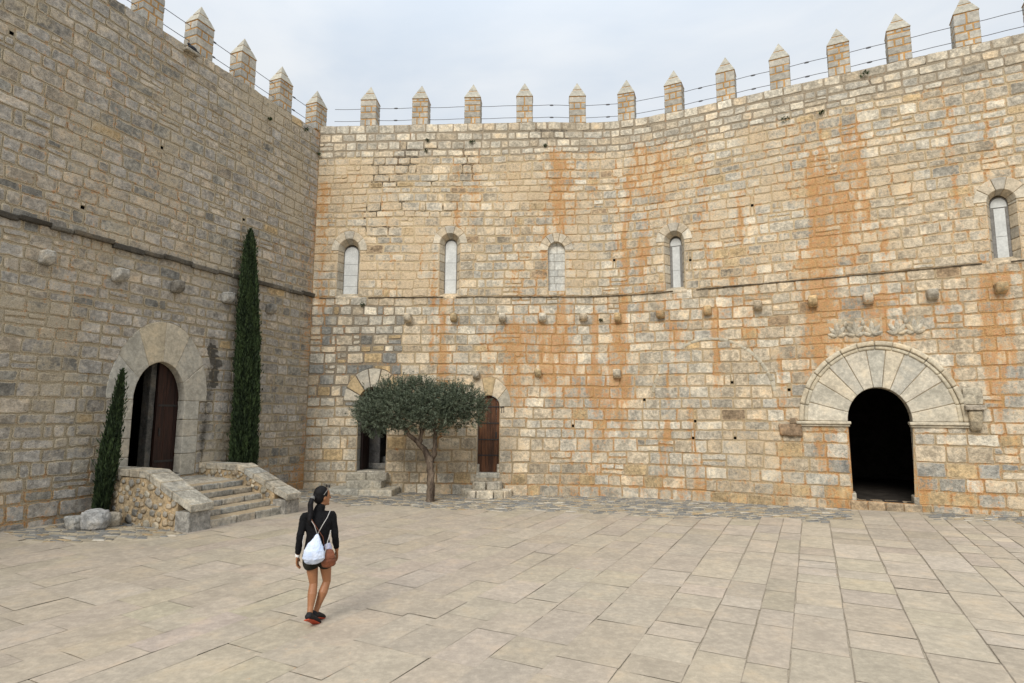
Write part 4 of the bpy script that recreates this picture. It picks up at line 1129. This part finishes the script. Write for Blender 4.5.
# ================================================================== PLANTS
def leaves(name, Pn, D, size, wid, val, mat, parent, fold=.0):
    """diamond leaves: centre Pn, direction D (unit), random roll"""
    n = len(Pn); r = rng.normal(size=(n, 3)); S_ = np.cross(D, r); S_ /= np.linalg.norm(S_, axis=1, keepdims=True) + 1e-9
    L = size[:, None]; Wd = wid[:, None]
    V = np.stack([Pn - D * L / 2, Pn + S_ * Wd / 2, Pn + D * L / 2, Pn - S_ * Wd / 2], 1).reshape(-1, 3)
    F = np.arange(n * 4).reshape(-1, 4)
    c = np.repeat(val, 4)[:, None] * np.ones((1, 3))
    return raw_mesh(name, V, F, mat, parent, False, {'Col': c})
def cypress(base, top, Rm, n, lab, grp, prof):
    base = A(base, float); top = A(top, float)
    t = thing('cypress_tree', base, lab, 'cypress tree', grp)
    ax_ = top - base; H = np.linalg.norm(ax_); axn = ax_ / H
    tubes([[base - A([0, 0, .1]), base + ax_ * .5, base + ax_ * .93]], [Rm * .22, Rm * .13, .01], 'trunk', M['bark'], t, 8)
    h = rng.random(n) ** .9; th = rng.random(n) * 2 * math.pi
    R_ = Rm * np.interp(h, *prof)
    lump = .58 + .84 * fbm(np.cos(th) * 1.6 + 5, np.sin(th) * 1.6 + 5, h * H * 1.5, 3)
    fine = fbm(np.cos(th) * 4 + 5, np.sin(th) * 4 + 5, h * H * 3.2, 2)
    rr = R_ * lump * (.50 + .50 * rng.random(n) ** .35) * (.72 + .56 * fine)
    P_ = base + ax_ * h[:, None] + np.stack([np.cos(th) * rr, np.sin(th) * rr, rng.normal(0, .04, n)], -1)
    D = np.stack([np.cos(th) * .35, np.sin(th) * .35, np.ones(n)], -1) + rng.normal(0, .22, (n, 3)); D /= np.linalg.norm(D, axis=1, keepdims=True)
    stray = rng.random(n) < .05
    P_ = P_ + np.stack([np.cos(th), np.sin(th), np.zeros(n)], -1) * (stray * rng.uniform(.0, .10, n))[:, None]
    val = np.clip(rng.normal(.35, .24, n) + (fine - .5) * 1.3, 0, 1)
    leaves('foliage', P_, D, rng.uniform(.08, .17, n), rng.uniform(.018, .04, n), val, M['cypress_leaf'], t)
    return t
profA = ([0, .06, .2, .45, .65, .8, .9, .96, 1], [.88, 1.0, 1.02, .92, .80, .66, .50, .30, .05])
profB = ([0, .08, .3, .5, .7, .85, .95, 1], [.55, .78, 1.0, 1.0, .66, .4, .2, .04])
pc = PLW(3.03, .56, 0).ravel(); gc = float(g(pc[0], pc[1]))
cypress((pc[0], pc[1], gc), (pc[0] - .26, pc[1], 7.78), .32, 60000, 'tall narrow dark green cypress standing against the left wall behind the right stair parapet', 'cypress trees along the left wall', profA)
pc = PLW(6.93, .42, 0).ravel(); gc = float(g(pc[0], pc[1]))
cypress((pc[0] + .10, pc[1], gc), (pc[0] + .26, pc[1] + .1, 3.42), .17, 13000, 'small leaning cypress left of the stairs beside the boulders', 'cypress trees along the left wall', profB)

# olive tree
ob = A([-2.36, 17.6]); oz = float(g(*ob))
ol = thing('olive_tree', (ob[0], ob[1], oz), 'spreading olive tree with a leaning forked trunk in front of the back wall', 'olive tree')
def bez(pts, n=10):
    pts = A(pts, float); t = np.linspace(0, 1, n)[:, None]
    if len(pts) == 3: return (1 - t) ** 2 * pts[0] + 2 * t * (1 - t) * pts[1] + t * t * pts[2]
    return (1 - t) ** 3 * pts[0] + 3 * t * (1 - t) ** 2 * pts[1] + 3 * t * t * (1 - t) * pts[2] + t ** 3 * pts[3]
X0, Y0 = ob
trunk_paths = []
def limb(pts, r0, r1, n=10, wob=.02):
    p = bez(pts, n); p[1:-1] += rng.normal(0, wob, (n - 2, 3)); trunk_paths.append((p, np.linspace(r0, r1, n)))
limb([(X0, Y0, oz - .08), (X0 + .06, Y0, .6), (X0 - .05, Y0, 1.3)], .125, .095, 12, .012)
limb([(X0 - .03, Y0, 1.15), (X0 - .12, Y0, 1.6), (X0 - .55, Y0 + .05, 1.75), (X0 - .95, Y0, 2.35)], .10, .045)
limb([(X0 - .35, Y0, 1.7), (X0 - .25, Y0 - .1, 2.0), (X0 - .30, Y0 - .1, 2.6)], .06, .035)
limb([(X0 + .02, Y0, 1.15), (X0 + .16, Y0, 1.6), (X0 + .06, Y0 + .1, 2.3)], .085, .05)
limb([(X0 - .4, Y0, 1.75), (X0 - .2, Y0 + .1, 2.2), (X0 + .2, Y0 + .2, 2.7)], .05, .03)
limb([(X0 + .1, Y0, 2.0), (X0 + .5, Y0, 2.3), (X0 + 1.0, Y0, 2.7)], .045, .02)
limb([(X0 - .9, Y0, 2.3), (X0 - 1.3, Y0, 2.4), (X0 - 1.9, Y0 - .1, 2.6)], .045, .02)
V = []; F = []; k = 0; seg = 12
for p, r in trunk_paths:
    n = len(p)
    for i in range(n):
        tt = p[min(i + 1, n - 1)] - p[max(i - 1, 0)]; tt /= np.linalg.norm(tt); a = np.cross(tt, A([0, 1., 0])); a /= np.linalg.norm(a); b = np.cross(a, tt)
        for j in range(seg):
            w = 2 * math.pi * j / seg + i * .22
            q = r[i] * (1 + .16 * math.sin(3 * w + i * .3) + rng.normal(0, .04)) * (1.35 if (i == 0 and r[0] > .12) else 1)
            V.append(p[i] + q * (math.cos(w) * a + math.sin(w) * b))
    for i in range(n - 1):
        for j in range(seg): F.append((k + i * seg + j, k + i * seg + (j + 1) % seg, k + (i + 1) * seg + (j + 1) % seg, k + (i + 1) * seg + j))
    k += n * seg
raw_mesh('trunk', A(V), A(F), M['bark'], ol)
# crown lobes: (dx, dy, z, radius)
lobes = [(-2.0, 0, 2.55, .36), (-1.85, .1, 2.95, .40), (-1.75, -.3, 2.3, .38), (-1.45, -.3, 2.55, .5), (-1.3, .3, 3.05, .48), (-1.2, -.1, 3.28, .38), (-.9, -.45, 2.75, .52), (-.85, .1, 3.25, .45), (-.75, .2, 2.35, .42),
         (-.45, -.4, 2.55, .5), (-.4, .2, 3.15, .5), (-.35, -.1, 3.42, .30), (.0, -.3, 2.75, .5), (.1, .3, 3.05, .45), (.25, -.35, 2.35, .36), (.45, -.2, 2.95, .48), (.55, .1, 3.3, .33), (.75, .2, 2.65, .45), (.9, -.2, 3.0, .42), (1.05, .0, 3.2, .28), (1.2, .1, 2.75, .38), (1.35, -.1, 2.5, .28), (1.42, .1, 2.95, .26), (.15, .0, 2.1, .22), (-1.25, .5, 2.5, .5), (0, .6, 2.6, .5), (.8, .5, 2.5, .35)]
TP = []; TD = []
for (dx, dy, z, r) in lobes:
    nt_ = int(150 * (r / .4) ** 2)
    d = rng.normal(size=(nt_, 3)); d /= np.linalg.norm(d, axis=1, keepdims=True)
    rad = r * (.35 + .75 * rng.random(nt_) ** .5)
    p = A([X0 + dx * .955, Y0 + dy * 1.1, z - .10 * (z > 2.9) + .05 * (z < 2.4)]) + d * rad[:, None] * A([1.08, 1, .92])
    TP.append(p); dd = d + A([0, 0, .55]) + rng.normal(0, .35, (nt_, 3)); TD.append(dd / np.linalg.norm(dd, axis=1, keepdims=True))
TP = np.concatenate(TP); TD = np.concatenate(TD); nt_ = len(TP); K = 23
tt = rng.random((nt_, K, 1)); tl = rng.uniform(.14, .30, (nt_, 1, 1))
PP = TP[:, None] + TD[:, None] * (tt * tl) + rng.normal(0, .016, (nt_, K, 3))
LDm = TD[:, None] * .8 + rng.normal(0, .75, (nt_, K, 3)); LDm /= np.linalg.norm(LDm, axis=2, keepdims=True)
tv = np.clip(rng.normal(.36, .18, (nt_, 1)) + rng.normal(0, .24, (nt_, K)), 0, 1)
n = nt_ * K
leaves('crown', PP.reshape(-1, 3), LDm.reshape(-1, 3), rng.uniform(.045, .085, n), rng.uniform(.012, .02, n), tv.reshape(-1), M['olive_leaf'], ol)
s = SB()
for a in range(14):
    w = a / 14 * 2 * math.pi + .2
    block(s, boxfn((X0 + math.cos(w) * .42, Y0 + math.sin(w) * .42, oz + .0), (.17, .10, .05), w + math.pi / 2), (.17, .1, .05), jit((.22, .19, .15)), rough=.006)

# weeds growing from wall joints
def weed(P, s_, z_, lab, size):
    t = P(s_, .01, z_).ravel(); n = 46
    d = rng.normal(size=(n, 3)) * A([1, 1, .6]); q = P(s_, 1, z_).ravel() - t; d += q * 1.2 + A([0, 0, -.1]); d /= np.linalg.norm(d, axis=1, keepdims=True)
    p = t + d * (size * rng.random(n) ** .6)[:, None] - 0
    r = rng.normal(size=(n, 3)); S_ = np.cross(d, r); S_ /= np.linalg.norm(S_, axis=1, keepdims=True)
    V = np.stack([p - d * .03, p + S_ * .018, p + d * .03, p - S_ * .018], 1).reshape(-1, 3) - t
    o = raw_mesh('wall_weed', V, np.arange(n * 4).reshape(-1, 4), M['weed'], None, False, local=True); o.location = tuple(t)
    tag(o, lab, 'weed', 'weeds rooted in the wall joints')
for (s_, z_, sz, lab) in [(3.62, 11.82, .10, 'green weed tuft high on the back wall, left of the middle merlons, upper of two'), (3.57, 11.49, .08, 'green weed tuft high on the back wall, lower of two stacked tufts'),
                          (5.16, 11.75, .11, 'green weed tuft in a joint straight below the third merlon of the back wall'), (7.67, 11.59, .09, 'green weed tuft in a joint between the fourth and fifth merlons'),
                          (15.25, 11.32, .14, 'weed tuft high on the right wall below the ninth merlon, left of its twin'), (16.2, 11.31, .10, 'small weed tuft high on the right wall between two merlons, right of its twin'), (17.32, 12.21, .13, 'dark weed clump just under the right wall parapet, the highest weed'),
                          (1.56, 6.17, .10, 'weed tuft just below the sill of the leftmost slit window'), (9.49, 5.63, .08, 'weed sprig between two corbels in the corbel row')]:
    weed(PB, s_, z_, lab, sz)
for (s_, z_, sz, lab) in [(.8, 12.09, .10, 'weed tuft near the top of the left wall close to the corner'), (.15, 11.48, .12, 'weed tuft in the inner corner where the two walls meet'), (2.4, 11.67, .09, 'weed tuft on the left wall below its third merlon from the corner')]:
    weed(PLW, s_, z_, lab, sz)

# ================================================================== soft shapes (people, bags, bird)
def ring_tube(pts, rad, ref=(1, 0, 0), seg=14, cap=True):
    """pts (n,3); rad list of (ra, rb): ra along ref, rb across"""
    pts = A(pts, float); n = len(pts); rad = [(r, r) if not hasattr(r, '__len__') else r for r in rad]
    if cap:
        t0 = pts[0] - pts[1]; t0 /= np.linalg.norm(t0); t1 = pts[-1] - pts[-2]; t1 /= np.linalg.norm(t1)
        m0, m1 = min(rad[0]), min(rad[-1])
        pts = np.vstack([pts[0] + t0 * m0 * .7, pts[0] + t0 * m0 * .45, pts, pts[-1] + t1 * m1 * .45, pts[-1] + t1 * m1 * .7])
        sc = lambda r, k: (r[0] * k, r[1] * k)
        rad = [sc(rad[0], .35), sc(rad[0], .78)] + list(rad) + [sc(rad[-1], .78), sc(rad[-1], .35)]; n += 4
    V = []
    for i in range(n):
        t = pts[min(i + 1, n - 1)] - pts[max(i - 1, 0)]; t /= np.linalg.norm(t) + 1e-9
        a = A(ref, float) - t * (A(ref, float) @ t); a /= np.linalg.norm(a) + 1e-9; b = np.cross(t, a)
        for j in range(seg):
            w = 2 * math.pi * j / seg; V.append(pts[i] + rad[i][0] * math.cos(w) * a + rad[i][1] * math.sin(w) * b)
    F = [(i * seg + j, i * seg + (j + 1) % seg, (i + 1) * seg + (j + 1) % seg, (i + 1) * seg + j) for i in range(n - 1) for j in range(seg)]
    F += [tuple(range(seg - 1, -1, -1)), tuple((n - 1) * seg + j for j in range(seg))]
    return V, F
def ellipsoid(c, r, rz=0, nu=18, nv=12):
    V = []; F = []
    for i in range(nv + 1):
        p = math.pi * i / nv
        for j in range(nu):
            t = 2 * math.pi * j / nu
            x, y, z = r[0] * math.sin(p) * math.cos(t), r[1] * math.sin(p) * math.sin(t), r[2] * math.cos(p)
            V.append((c[0] + x * math.cos(rz) - y * math.sin(rz), c[1] + x * math.sin(rz) + y * math.cos(rz), c[2] + z))
    for i in range(nv):
        for j in range(nu): F.append((i * nu + j, (i + 1) * nu + j, (i + 1) * nu + (j + 1) % nu, i * nu + (j + 1) % nu))
    return V, F
def fused(name, parts, mat, parent, voxel=.006, smooth=6, loc=None, noisez=0):
    V = []; F = []
    for v, f in parts:
        k = len(V); V += [tuple(x) for x in v]; F += [tuple(i + k for i in q) for q in f]
    o = raw_mesh(name, A(V), F, mat, parent, True, local=True)
    if loc is not None: o.location = tuple(loc)
    m = o.modifiers.new('Remesh', 'REMESH'); m.mode = 'VOXEL'; m.voxel_size = voxel; m.use_smooth_shade = True
    m = o.modifiers.new('Smooth', 'SMOOTH'); m.iterations = smooth; m.factor = .5
    if noisez:
        tx = bpy.data.textures.new(name + '_folds', 'CLOUDS'); tx.noise_scale = .07
        m = o.modifiers.new('Folds', 'DISPLACE'); m.texture = tx; m.strength = noisez; m.mid_level = .5
    return o

# woman walking away; local frame: +x to the picture's right, +y away, z up, feet at origin
WX, WY = -2.385, 7.50; YAW = math.atan2(-WX, WY)
per = thing('person', (WX, WY, float(g(WX, WY))), 'woman in a black turtleneck and dark shorts walking away across the yard, head turned right', 'person', rz=YAW)
hipL, hipR = A([-.065, .0, .84]), A([.095, -.01, .84])
kneL, ankL = A([-.015, .05, .465]), A([-.045, -.10, .130])
kneR, ankR = A([.140, .10, .470]), A([.015, .04, .105])
shL, shR = A([-.155, .02, 1.27]), A([.170, .05, 1.27])
elL, elR = A([-.195, -.04, 1.035]), A([.212, .03, 1.03])
wrL, wrR = A([-.215, .0, .815]), A([.245, .12, .83])
pelv, waist, chest, neck0, neck1 = A([.015, 0, .88]), A([.01, 0, 1.03]), A([.01, .02, 1.2]), A([.015, .03, 1.33]), A([.03, .045, 1.40])
head = A([.045, .06, 1.50]); HY = A([.90, .44, 0]); HY /= np.linalg.norm(HY); HS = A([HY[1], -HY[0], 0])   # face direction, and her right
parts = []
parts.append(ring_tube([pelv, waist, chest, neck0], [(.15, .10), (.115, .085), (.145, .095), (.06, .055)]))
parts.append(ring_tube([neck0 - A([0, 0, .05]), neck1, head - A([0, 0, .06])], [.052, .047, .05]))
parts.append(ellipsoid(head + A([0, 0, .018]), (.092, .076, .105), math.atan2(HY[1], HY[0])))
parts.append(ellipsoid(head + HY * .030 + A([0, 0, -.045]), (.062, .055, .070), math.atan2(HY[1], HY[0])))
parts.append(ring_tube([head + HY * .082 + A([0, 0, .018]), head + HY * .098 + A([0, 0, -.006]), head + HY * .106 + A([0, 0, -.020])], [.010, .013, .013], HS, 8))      # nose
parts.append(ellipsoid(head + HY * .086 + A([0, 0, -.052]), (.010, .020, .011), math.atan2(HY[1], HY[0]), 10, 8))   # lips
parts.append(ellipsoid(head + HY * .078 + A([0, 0, -.092]), (.018, .022, .018), math.atan2(HY[1], HY[0]), 10, 8))   # chin
for sg in (-1, 1): parts.append(ellipsoid(head + HS * sg * .076 - HY * .005 + A([0, 0, -.008]), (.018, .009, .030), math.atan2(HY[1], HY[0]), 10, 8))
for (h, k, a, toe) in ((hipL, kneL, ankL, A([.075, .985, 0])), (hipR, kneR, ankR, A([.3, .95, 0]))):
    m1 = (h + k) / 2 + A([0, .015, 0]); m2 = k + (a - k) * .32 + A([0, -.022, 0])
    parts.append(ring_tube([h, m1, k, m2, k + (a - k) * .7, a], [.086, .071, .049, .055, .038, .030]))
footL = (ankL, ankL + A([.085, .115, -.098])); footR = (ankR, ankR + A([.08, .135, -.072]))
for a, b in (footL, footR): parts.append(ring_tube([a, a * .5 + b * .5, b], [(.034, .034), (.036, .026), (.034, .018)]))
for (s_, e_, w_) in ((shL, elL, wrL), (shR, elR, wrR)):
    parts.append(ring_tube([s_, (s_ + e_) / 2, e_, e_ + (w_ - e_) * .35, w_], [.05, .042, .036, .036, .024]))
def hand(w, down, palm_n, side):
    """w wrist; down = finger direction, palm_n = palm normal, side = thumb side"""
    out = []; down = down / np.linalg.norm(down); side = side - down * (side @ down); side /= np.linalg.norm(side)
    pn = np.cross(down, side)
    if pn @ palm_n < 0: pn = -pn
    out.append(ring_tube([w, w + down * .045, w + down * .085], [(.026, .018), (.036, .014), (.038, .012)], side, 12))
    for i, (off, L) in enumerate(((.028, .068), (.010, .077), (-.010, .072), (-.028, .056))):
        b = w + down * .080 + side * off
        k1 = b + down * L * .45 + pn * .006; k2 = k1 + down * L * .30 + pn * .014; k3 = k2 + down * L * .18 + pn * .018
        out.append(ring_tube([b - down * .02, k1, k2, k3], [.0085, .0082, .0075, .0065], side, 8))
    b = w + down * .025 + side * .024
    out.append(ring_tube([b, b + down * .028 + side * .022 + pn * .006, b + down * .056 + side * .026 + pn * .014], [.012, .0095, .0075], side, 8))
    return out
parts += hand(wrL, A([.0, .08, -1]), A([1., .3, 0]), A([.35, 1, 0]))
parts += hand(wrR, A([.06, .12, -1]), A([-1., .3, 0]), A([-.35, 1, 0]))
body = fused('body', parts, M['skin'], per, .0055, 3)
# sweater: high collar, long sleeves pushed to the wrist
parts = [ring_tube([A([.012, 0, .895]), A([.01, -.005, .95]), waist, A([.01, .0, 1.12]), chest, A([.012, .03, 1.285]), A([.015, .03, 1.325])], [(.160, .118), (.150, .112), (.132, .100), (.145, .106), (.165, .112), (.130, .085), (.075, .065)]),
         ring_tube([A([.012, .03, 1.29]), neck0 + A([0, 0, .03]), neck1 - A([0, 0, .008])], [(.085, .075), .058, .056]),
         ring_tube([shL + A([.09, 0, .01]), shL, shL + A([-.012, 0, -.04])], [.052, .057, .052]), ring_tube([shR + A([-.09, 0, .01]), shR, shR + A([.012, 0, -.04])], [.052, .057, .052])]
for (s_, e_, w_) in ((shL, elL, wrL), (shR, elR, wrR)):
    parts.append(ring_tube([s_, (s_ + e_) / 2, e_ + A([0, 0, .03]), e_, e_ + (w_ - e_) * .4, e_ + (w_ - e_) * .80], [.055, .048, .043, .044, .042, .036]))
fused('turtleneck', parts, M['sweater'], per, .007, 3, noisez=.016)
parts = [ring_tube([A([.015, 0, .915]), A([.015, 0, .84]), A([.015, 0, .77])], [(.148, .108), (.168, .122), (.162, .112)])]
for h, k, dx in ((hipL, kneL, -.008), (hipR, kneR, .004)): parts.append(ring_tube([h + A([0, 0, -.01]), h + (k - h) * .36 + A([dx, 0, 0])], [.100, .098], cap=True))
fused('shorts', parts, M['shorts'], per, .007, 3, noisez=.008)
V, F = ring_tube([A([.10, -.02, .875]), A([.10, -.02, .915])], [(.088, .104), (.080, .100)])
fused('shirt_hem', [(V, F)], M['shirt'], per, .007, 2)
# hair: cap over the skull, ponytail
parts = [ellipsoid(head - HY * .022 + A([0, 0, .034]), (.094, .087, .104), math.atan2(HY[1], HY[0])), ellipsoid(head - HY * .048 + A([0, 0, .0]), (.068, .078, .085), math.atan2(HY[1], HY[0])),
         ring_tube([head - HY * .09 + A([0, -.01, .015]), head - HY * .135 + A([0, -.035, -.005]), head - HY * .155 + A([0, -.06, -.07]), A([-.085, -.085, 1.33]), A([-.095, -.115, 1.25]), A([-.082, -.118, 1.19])], [.026, .030, .034, .034, .028, .010])]
fused('hair', parts, M['hair'], per, .006, 3, noisez=.008)
V, F = ring_tube([head - HY * .128 + A([0, -.03, -.002]) + A([-.0, 0, .006]), head - HY * .136 + A([0, -.036, -.012])], [.031, .031])
fused('hair_tie', [(V, F)], M['frame'], per, .005, 1)
# face details
for sg in (-1, 1):
    e = head + HY * .078 + HS * sg * .031 + A([0, 0, .012])
    v, f = ellipsoid(e, (.008, .014, .007), math.atan2(HY[1], HY[0]), 10, 8); raw_mesh('eye', A(v), f, M['hair'], per, True, local=True)
# shoes
for (a, b) in (footL, footR):
    d = b - a; d /= np.linalg.norm(d); nrm = A([0, 0, 1.]) - d * d[2]; nrm /= np.linalg.norm(nrm)
    heel = a - nrm * .030 - d * .030; toe = b + d * .060 + nrm * .0
    up_ = ring_tube([heel + nrm * .02, a * .6 + b * .4 + nrm * .006 - d * 0, b + nrm * .004, toe], [(.040, .036), (.043, .036), (.045, .028), (.034, .018)])
    ankle = ring_tube([a + A([0, 0, .025]), a - nrm * .01 - d * .004], [.040, .042])
    sh = fused('shoe', [up_, ankle], M['shoe'], per, .006, 2)
    so = ring_tube([heel - nrm * .018, a * .6 + b * .4 - nrm * .030, b - nrm * .026, toe - nrm * .014], [(.042, .009), (.042, .009), (.047, .009), (.035, .008)])
    ob_ = fused('sole', [so], M['sole'], sh, .005, 1)
# white watch band
V, F = ring_tube([wrL + A([0, 0, .022]), wrL + A([0, 0, -.004])], [.0285, .0285]); fused('wristband', [(V, F)], M['white'], per, .005, 1)

def to_world(p):
    c, s = math.cos(YAW), math.sin(YAW); p = A(p, float)
    return A([WX + p[0] * c - p[1] * s, WY + p[0] * s + p[1] * c, p[2] + float(g(WX, WY))])
# drawstring bag on her back
bl = to_world([-.005, -.13, .9]); bag = thing('drawstring_bag', bl, 'pale blue nylon drawstring bag hanging on the back of the walking woman', 'bag', rz=YAW)
off = A([-.005, -.13, .9])
def rel(pts, o=off): return [A(p) - o for p in pts]
parts = [ring_tube(rel([[.004, -.140, 1.085], [.002, -.155, 1.05], [-.012, -.175, .98], [-.022, -.195, .90], [-.026, -.20, .825], [-.024, -.18, .785]]), [(.012, .010), (.034, .024), (.086, .040), (.122, .055), (.132, .060), (.112, .045)])]
fused('sack', parts, M['bagcloth'], bag, .006, 3, noisez=.022)
def cordpath(pts, r=.0045): return ring_tube(rel(pts), [r] * len(pts), seg=6, cap=False)
v1, f1 = cordpath([[.004, -.145, 1.08], [-.035, -.135, 1.19], [-.09, -.115, 1.27], [-.115, -.06, 1.335], [-.12, .0, 1.35]])
v2, f2 = cordpath([[.004, -.145, 1.08], [.06, -.135, 1.19], [.11, -.105, 1.27], [.14, -.05, 1.335], [.145, .0, 1.345]])
for v, f in ((v1, f1), (v2, f2), cordpath([[.09, -.20, .81], [.125, -.15, .99], [.15, -.10, 1.07], [.16, -.06, 1.11]]), cordpath([[-.145, -.17, .81], [-.16, -.12, 1.0], [-.15, -.08, 1.07]])):
    raw_mesh('cord', A(v), f, M['cord'], bag, True, local=True)
# brown shoulder bag at her right hip with a strap across her back
hoff = A([.145, -.12, .75]); hb = thing('shoulder_bag', to_world(hoff), 'small brown leather shoulder bag at the right hip of the walking woman', 'bag', rz=YAW)
parts = [ring_tube([A(p) - hoff for p in ([.135, -.135, .885], [.138, -.14, .83], [.145, -.145, .765], [.15, -.14, .715])], [(.062, .022), (.076, .035), (.090, .042), (.082, .034)])]
pch = fused('pouch', parts, M['leather'], hb, .006, 2, noisez=.008)
fused('flap', [ring_tube([A(p) - hoff for p in ([.137, -.158, .88], [.140, -.168, .825], [.143, -.176, .795])], [(.066, .010), (.078, .014), (.074, .008)])], M['leather'], hb, .005, 1)
V, F = ring_tube([A(p) - hoff for p in ([.10, -.130, .88], [.07, -.145, 1.05], [.0, -.137, 1.15], [-.06, -.125, 1.24], [-.10, -.09, 1.315], [-.115, -.02, 1.345])], [(.004, .011)] * 6, seg=8, cap=False)
raw_mesh('strap', A(V), F, M['leather'], hb, True, local=True)
# sunglasses pushed up on her hair
so_ = head + A([0, 0, .09]); sg_ = thing('sunglasses', to_world(so_), 'pale framed sunglasses pushed up on the woman\'s black hair', 'sunglasses', rz=YAW)
for sd in (-1, 1):
    pts = [HY * .050 + HS * sd * .058 + A([0, 0, .030]), HY * .010 + HS * sd * .096 + A([0, 0, -.005]), -HY * .03 + HS * sd * .098 + A([0, 0, -.055])]
    V, F = ring_tube(pts, [.0045] * 3, seg=6); raw_mesh('temple', A(V), F, M['frame'], sg_, True, local=True)
    v, f = ellipsoid(HY * .066 + HS * sd * .032 + A([0, 0, .036]), (.006, .027, .020), math.atan2(HY[1], HY[0]), 14, 8); raw_mesh('lens', A(v), f, M['iron'], sg_, True, local=True)
# pigeon sheltering under a merlon
pp = PLW(5.25, .10, 12.20).ravel(); pg_ = thing('pigeon', pp, 'dark pigeon perched high on the left wall below a merlon', 'pigeon', rz=math.atan2(LD[1], LD[0]) + math.pi)
fused('body', [ellipsoid((0, 0, .06), (.13, .065, .065)), ellipsoid((-.12, 0, .115), (.038, .034, .038)), ring_tube([(-.07, 0, .08), (-.12, 0, .115)], [.045, .03], (0, 1, 0)), ring_tube([(.08, 0, .05), (.22, 0, .02)], [(.04, .02), (.035, .006)], (0, 1, 0))], M['pigeon'], pg_, .006, 3)
v, f = ring_tube([(-.15, 0, .112), (-.178, 0, .104)], [.008, .003], (0, 1, 0), 8); raw_mesh('beak', A(v), f, M['iron'], pg_, True, local=True)
s = SB(); block(s, lambda u, v, w: PLW(5.05 + u * .4, -.02 + v * .17, 12.12 + w * .09), (.4, .2, .09), jit(GREY), rough=.006); s.build('projecting_stone', left)

# ================================================================== LIGHT, SKY, CAMERA
world = bpy.data.worlds.new('World'); scene.world = world; world.use_nodes = True
nt = world.node_tree; L = nt.links; bg = nt.nodes['Background']
sun_el = R(40); sun_dir = A([-.385, -.923, 0]) ; sun_dir = np.append(sun_dir[:2] / np.linalg.norm(sun_dir[:2]) * math.cos(sun_el), math.sin(sun_el))
sky = N(nt, 'ShaderNodeTexSky', sky_type='NISHITA', sun_disc=False); sky.sun_elevation = sun_el; sky.sun_rotation = math.atan2(sun_dir[0], sun_dir[1])
sky.air_density = 1.2; sky.dust_density = 2.0
tc = N(nt, 'ShaderNodeTexCoord').outputs['Generated']
mp = N(nt, 'ShaderNodeMapping'); mp.inputs['Scale'].default_value = (1, 1, 2.2); L.new(tc, mp.inputs[0])
n1 = noise(nt, mp.outputs[0], 1.7, 6, .52, .5)
cloud = mix(nt, ramp(nt, n1, .32, .68), (8.2, 9.2, 10.4), (10.6, 11.0, 11.4))
sz = N(nt, 'ShaderNodeSeparateXYZ'); L.new(tc, sz.inputs[0])
cloud = mix(nt, 1.0, cloud, ramp(nt, sz.outputs[2], .45, 1.0, 1.0, 1.9), 'MULTIPLY')
L.new(mix(nt, .90, sky.outputs[0], cloud), bg.inputs['Color']); bg.inputs['Strength'].default_value = .085
sd_ = bpy.data.lights.new('sun', 'SUN'); sd_.energy = 2.7; sd_.angle = R(26); sd_.color = (1, .96, .89)
so = bpy.data.objects.new('sun', sd_); link(so)
from mathutils import Vector, Matrix
so.rotation_euler = Vector(sun_dir).to_track_quat('Z', 'Y').to_euler(); so.location = (0, 0, 30)

cam = bpy.data.cameras.new('camera'); cam.sensor_width = 36; cam.lens = 590 / 1024 * 36; cam.clip_end = 1000; cam.clip_start = .05
Pt = R(7.05); Rl = R(.35)
fw = A([0, math.cos(Pt), math.sin(Pt)]); r0 = A([1., 0, 0]); u0 = np.cross(r0, fw); rt = r0 * math.cos(Rl) + u0 * math.sin(Rl); up = np.cross(rt, fw)
co = bpy.data.objects.new('camera', cam); link(co)
co.matrix_world = Matrix([[rt[0], up[0], -fw[0], 0], [rt[1], up[1], -fw[1], 0], [rt[2], up[2], -fw[2], CAMZ], [0, 0, 0, 1]])
scene.camera = co
vs = scene.view_settings
scene.display_settings.display_device = 'sRGB'
vs.view_transform = 'Standard'; vs.look = 'None'; vs.exposure = 0.0; vs.gamma = 1; vs.use_curve_mapping = False
scene.cycles.max_bounces = 6; scene.cycles.diffuse_bounces = 4
scene.cycles.use_denoising = True
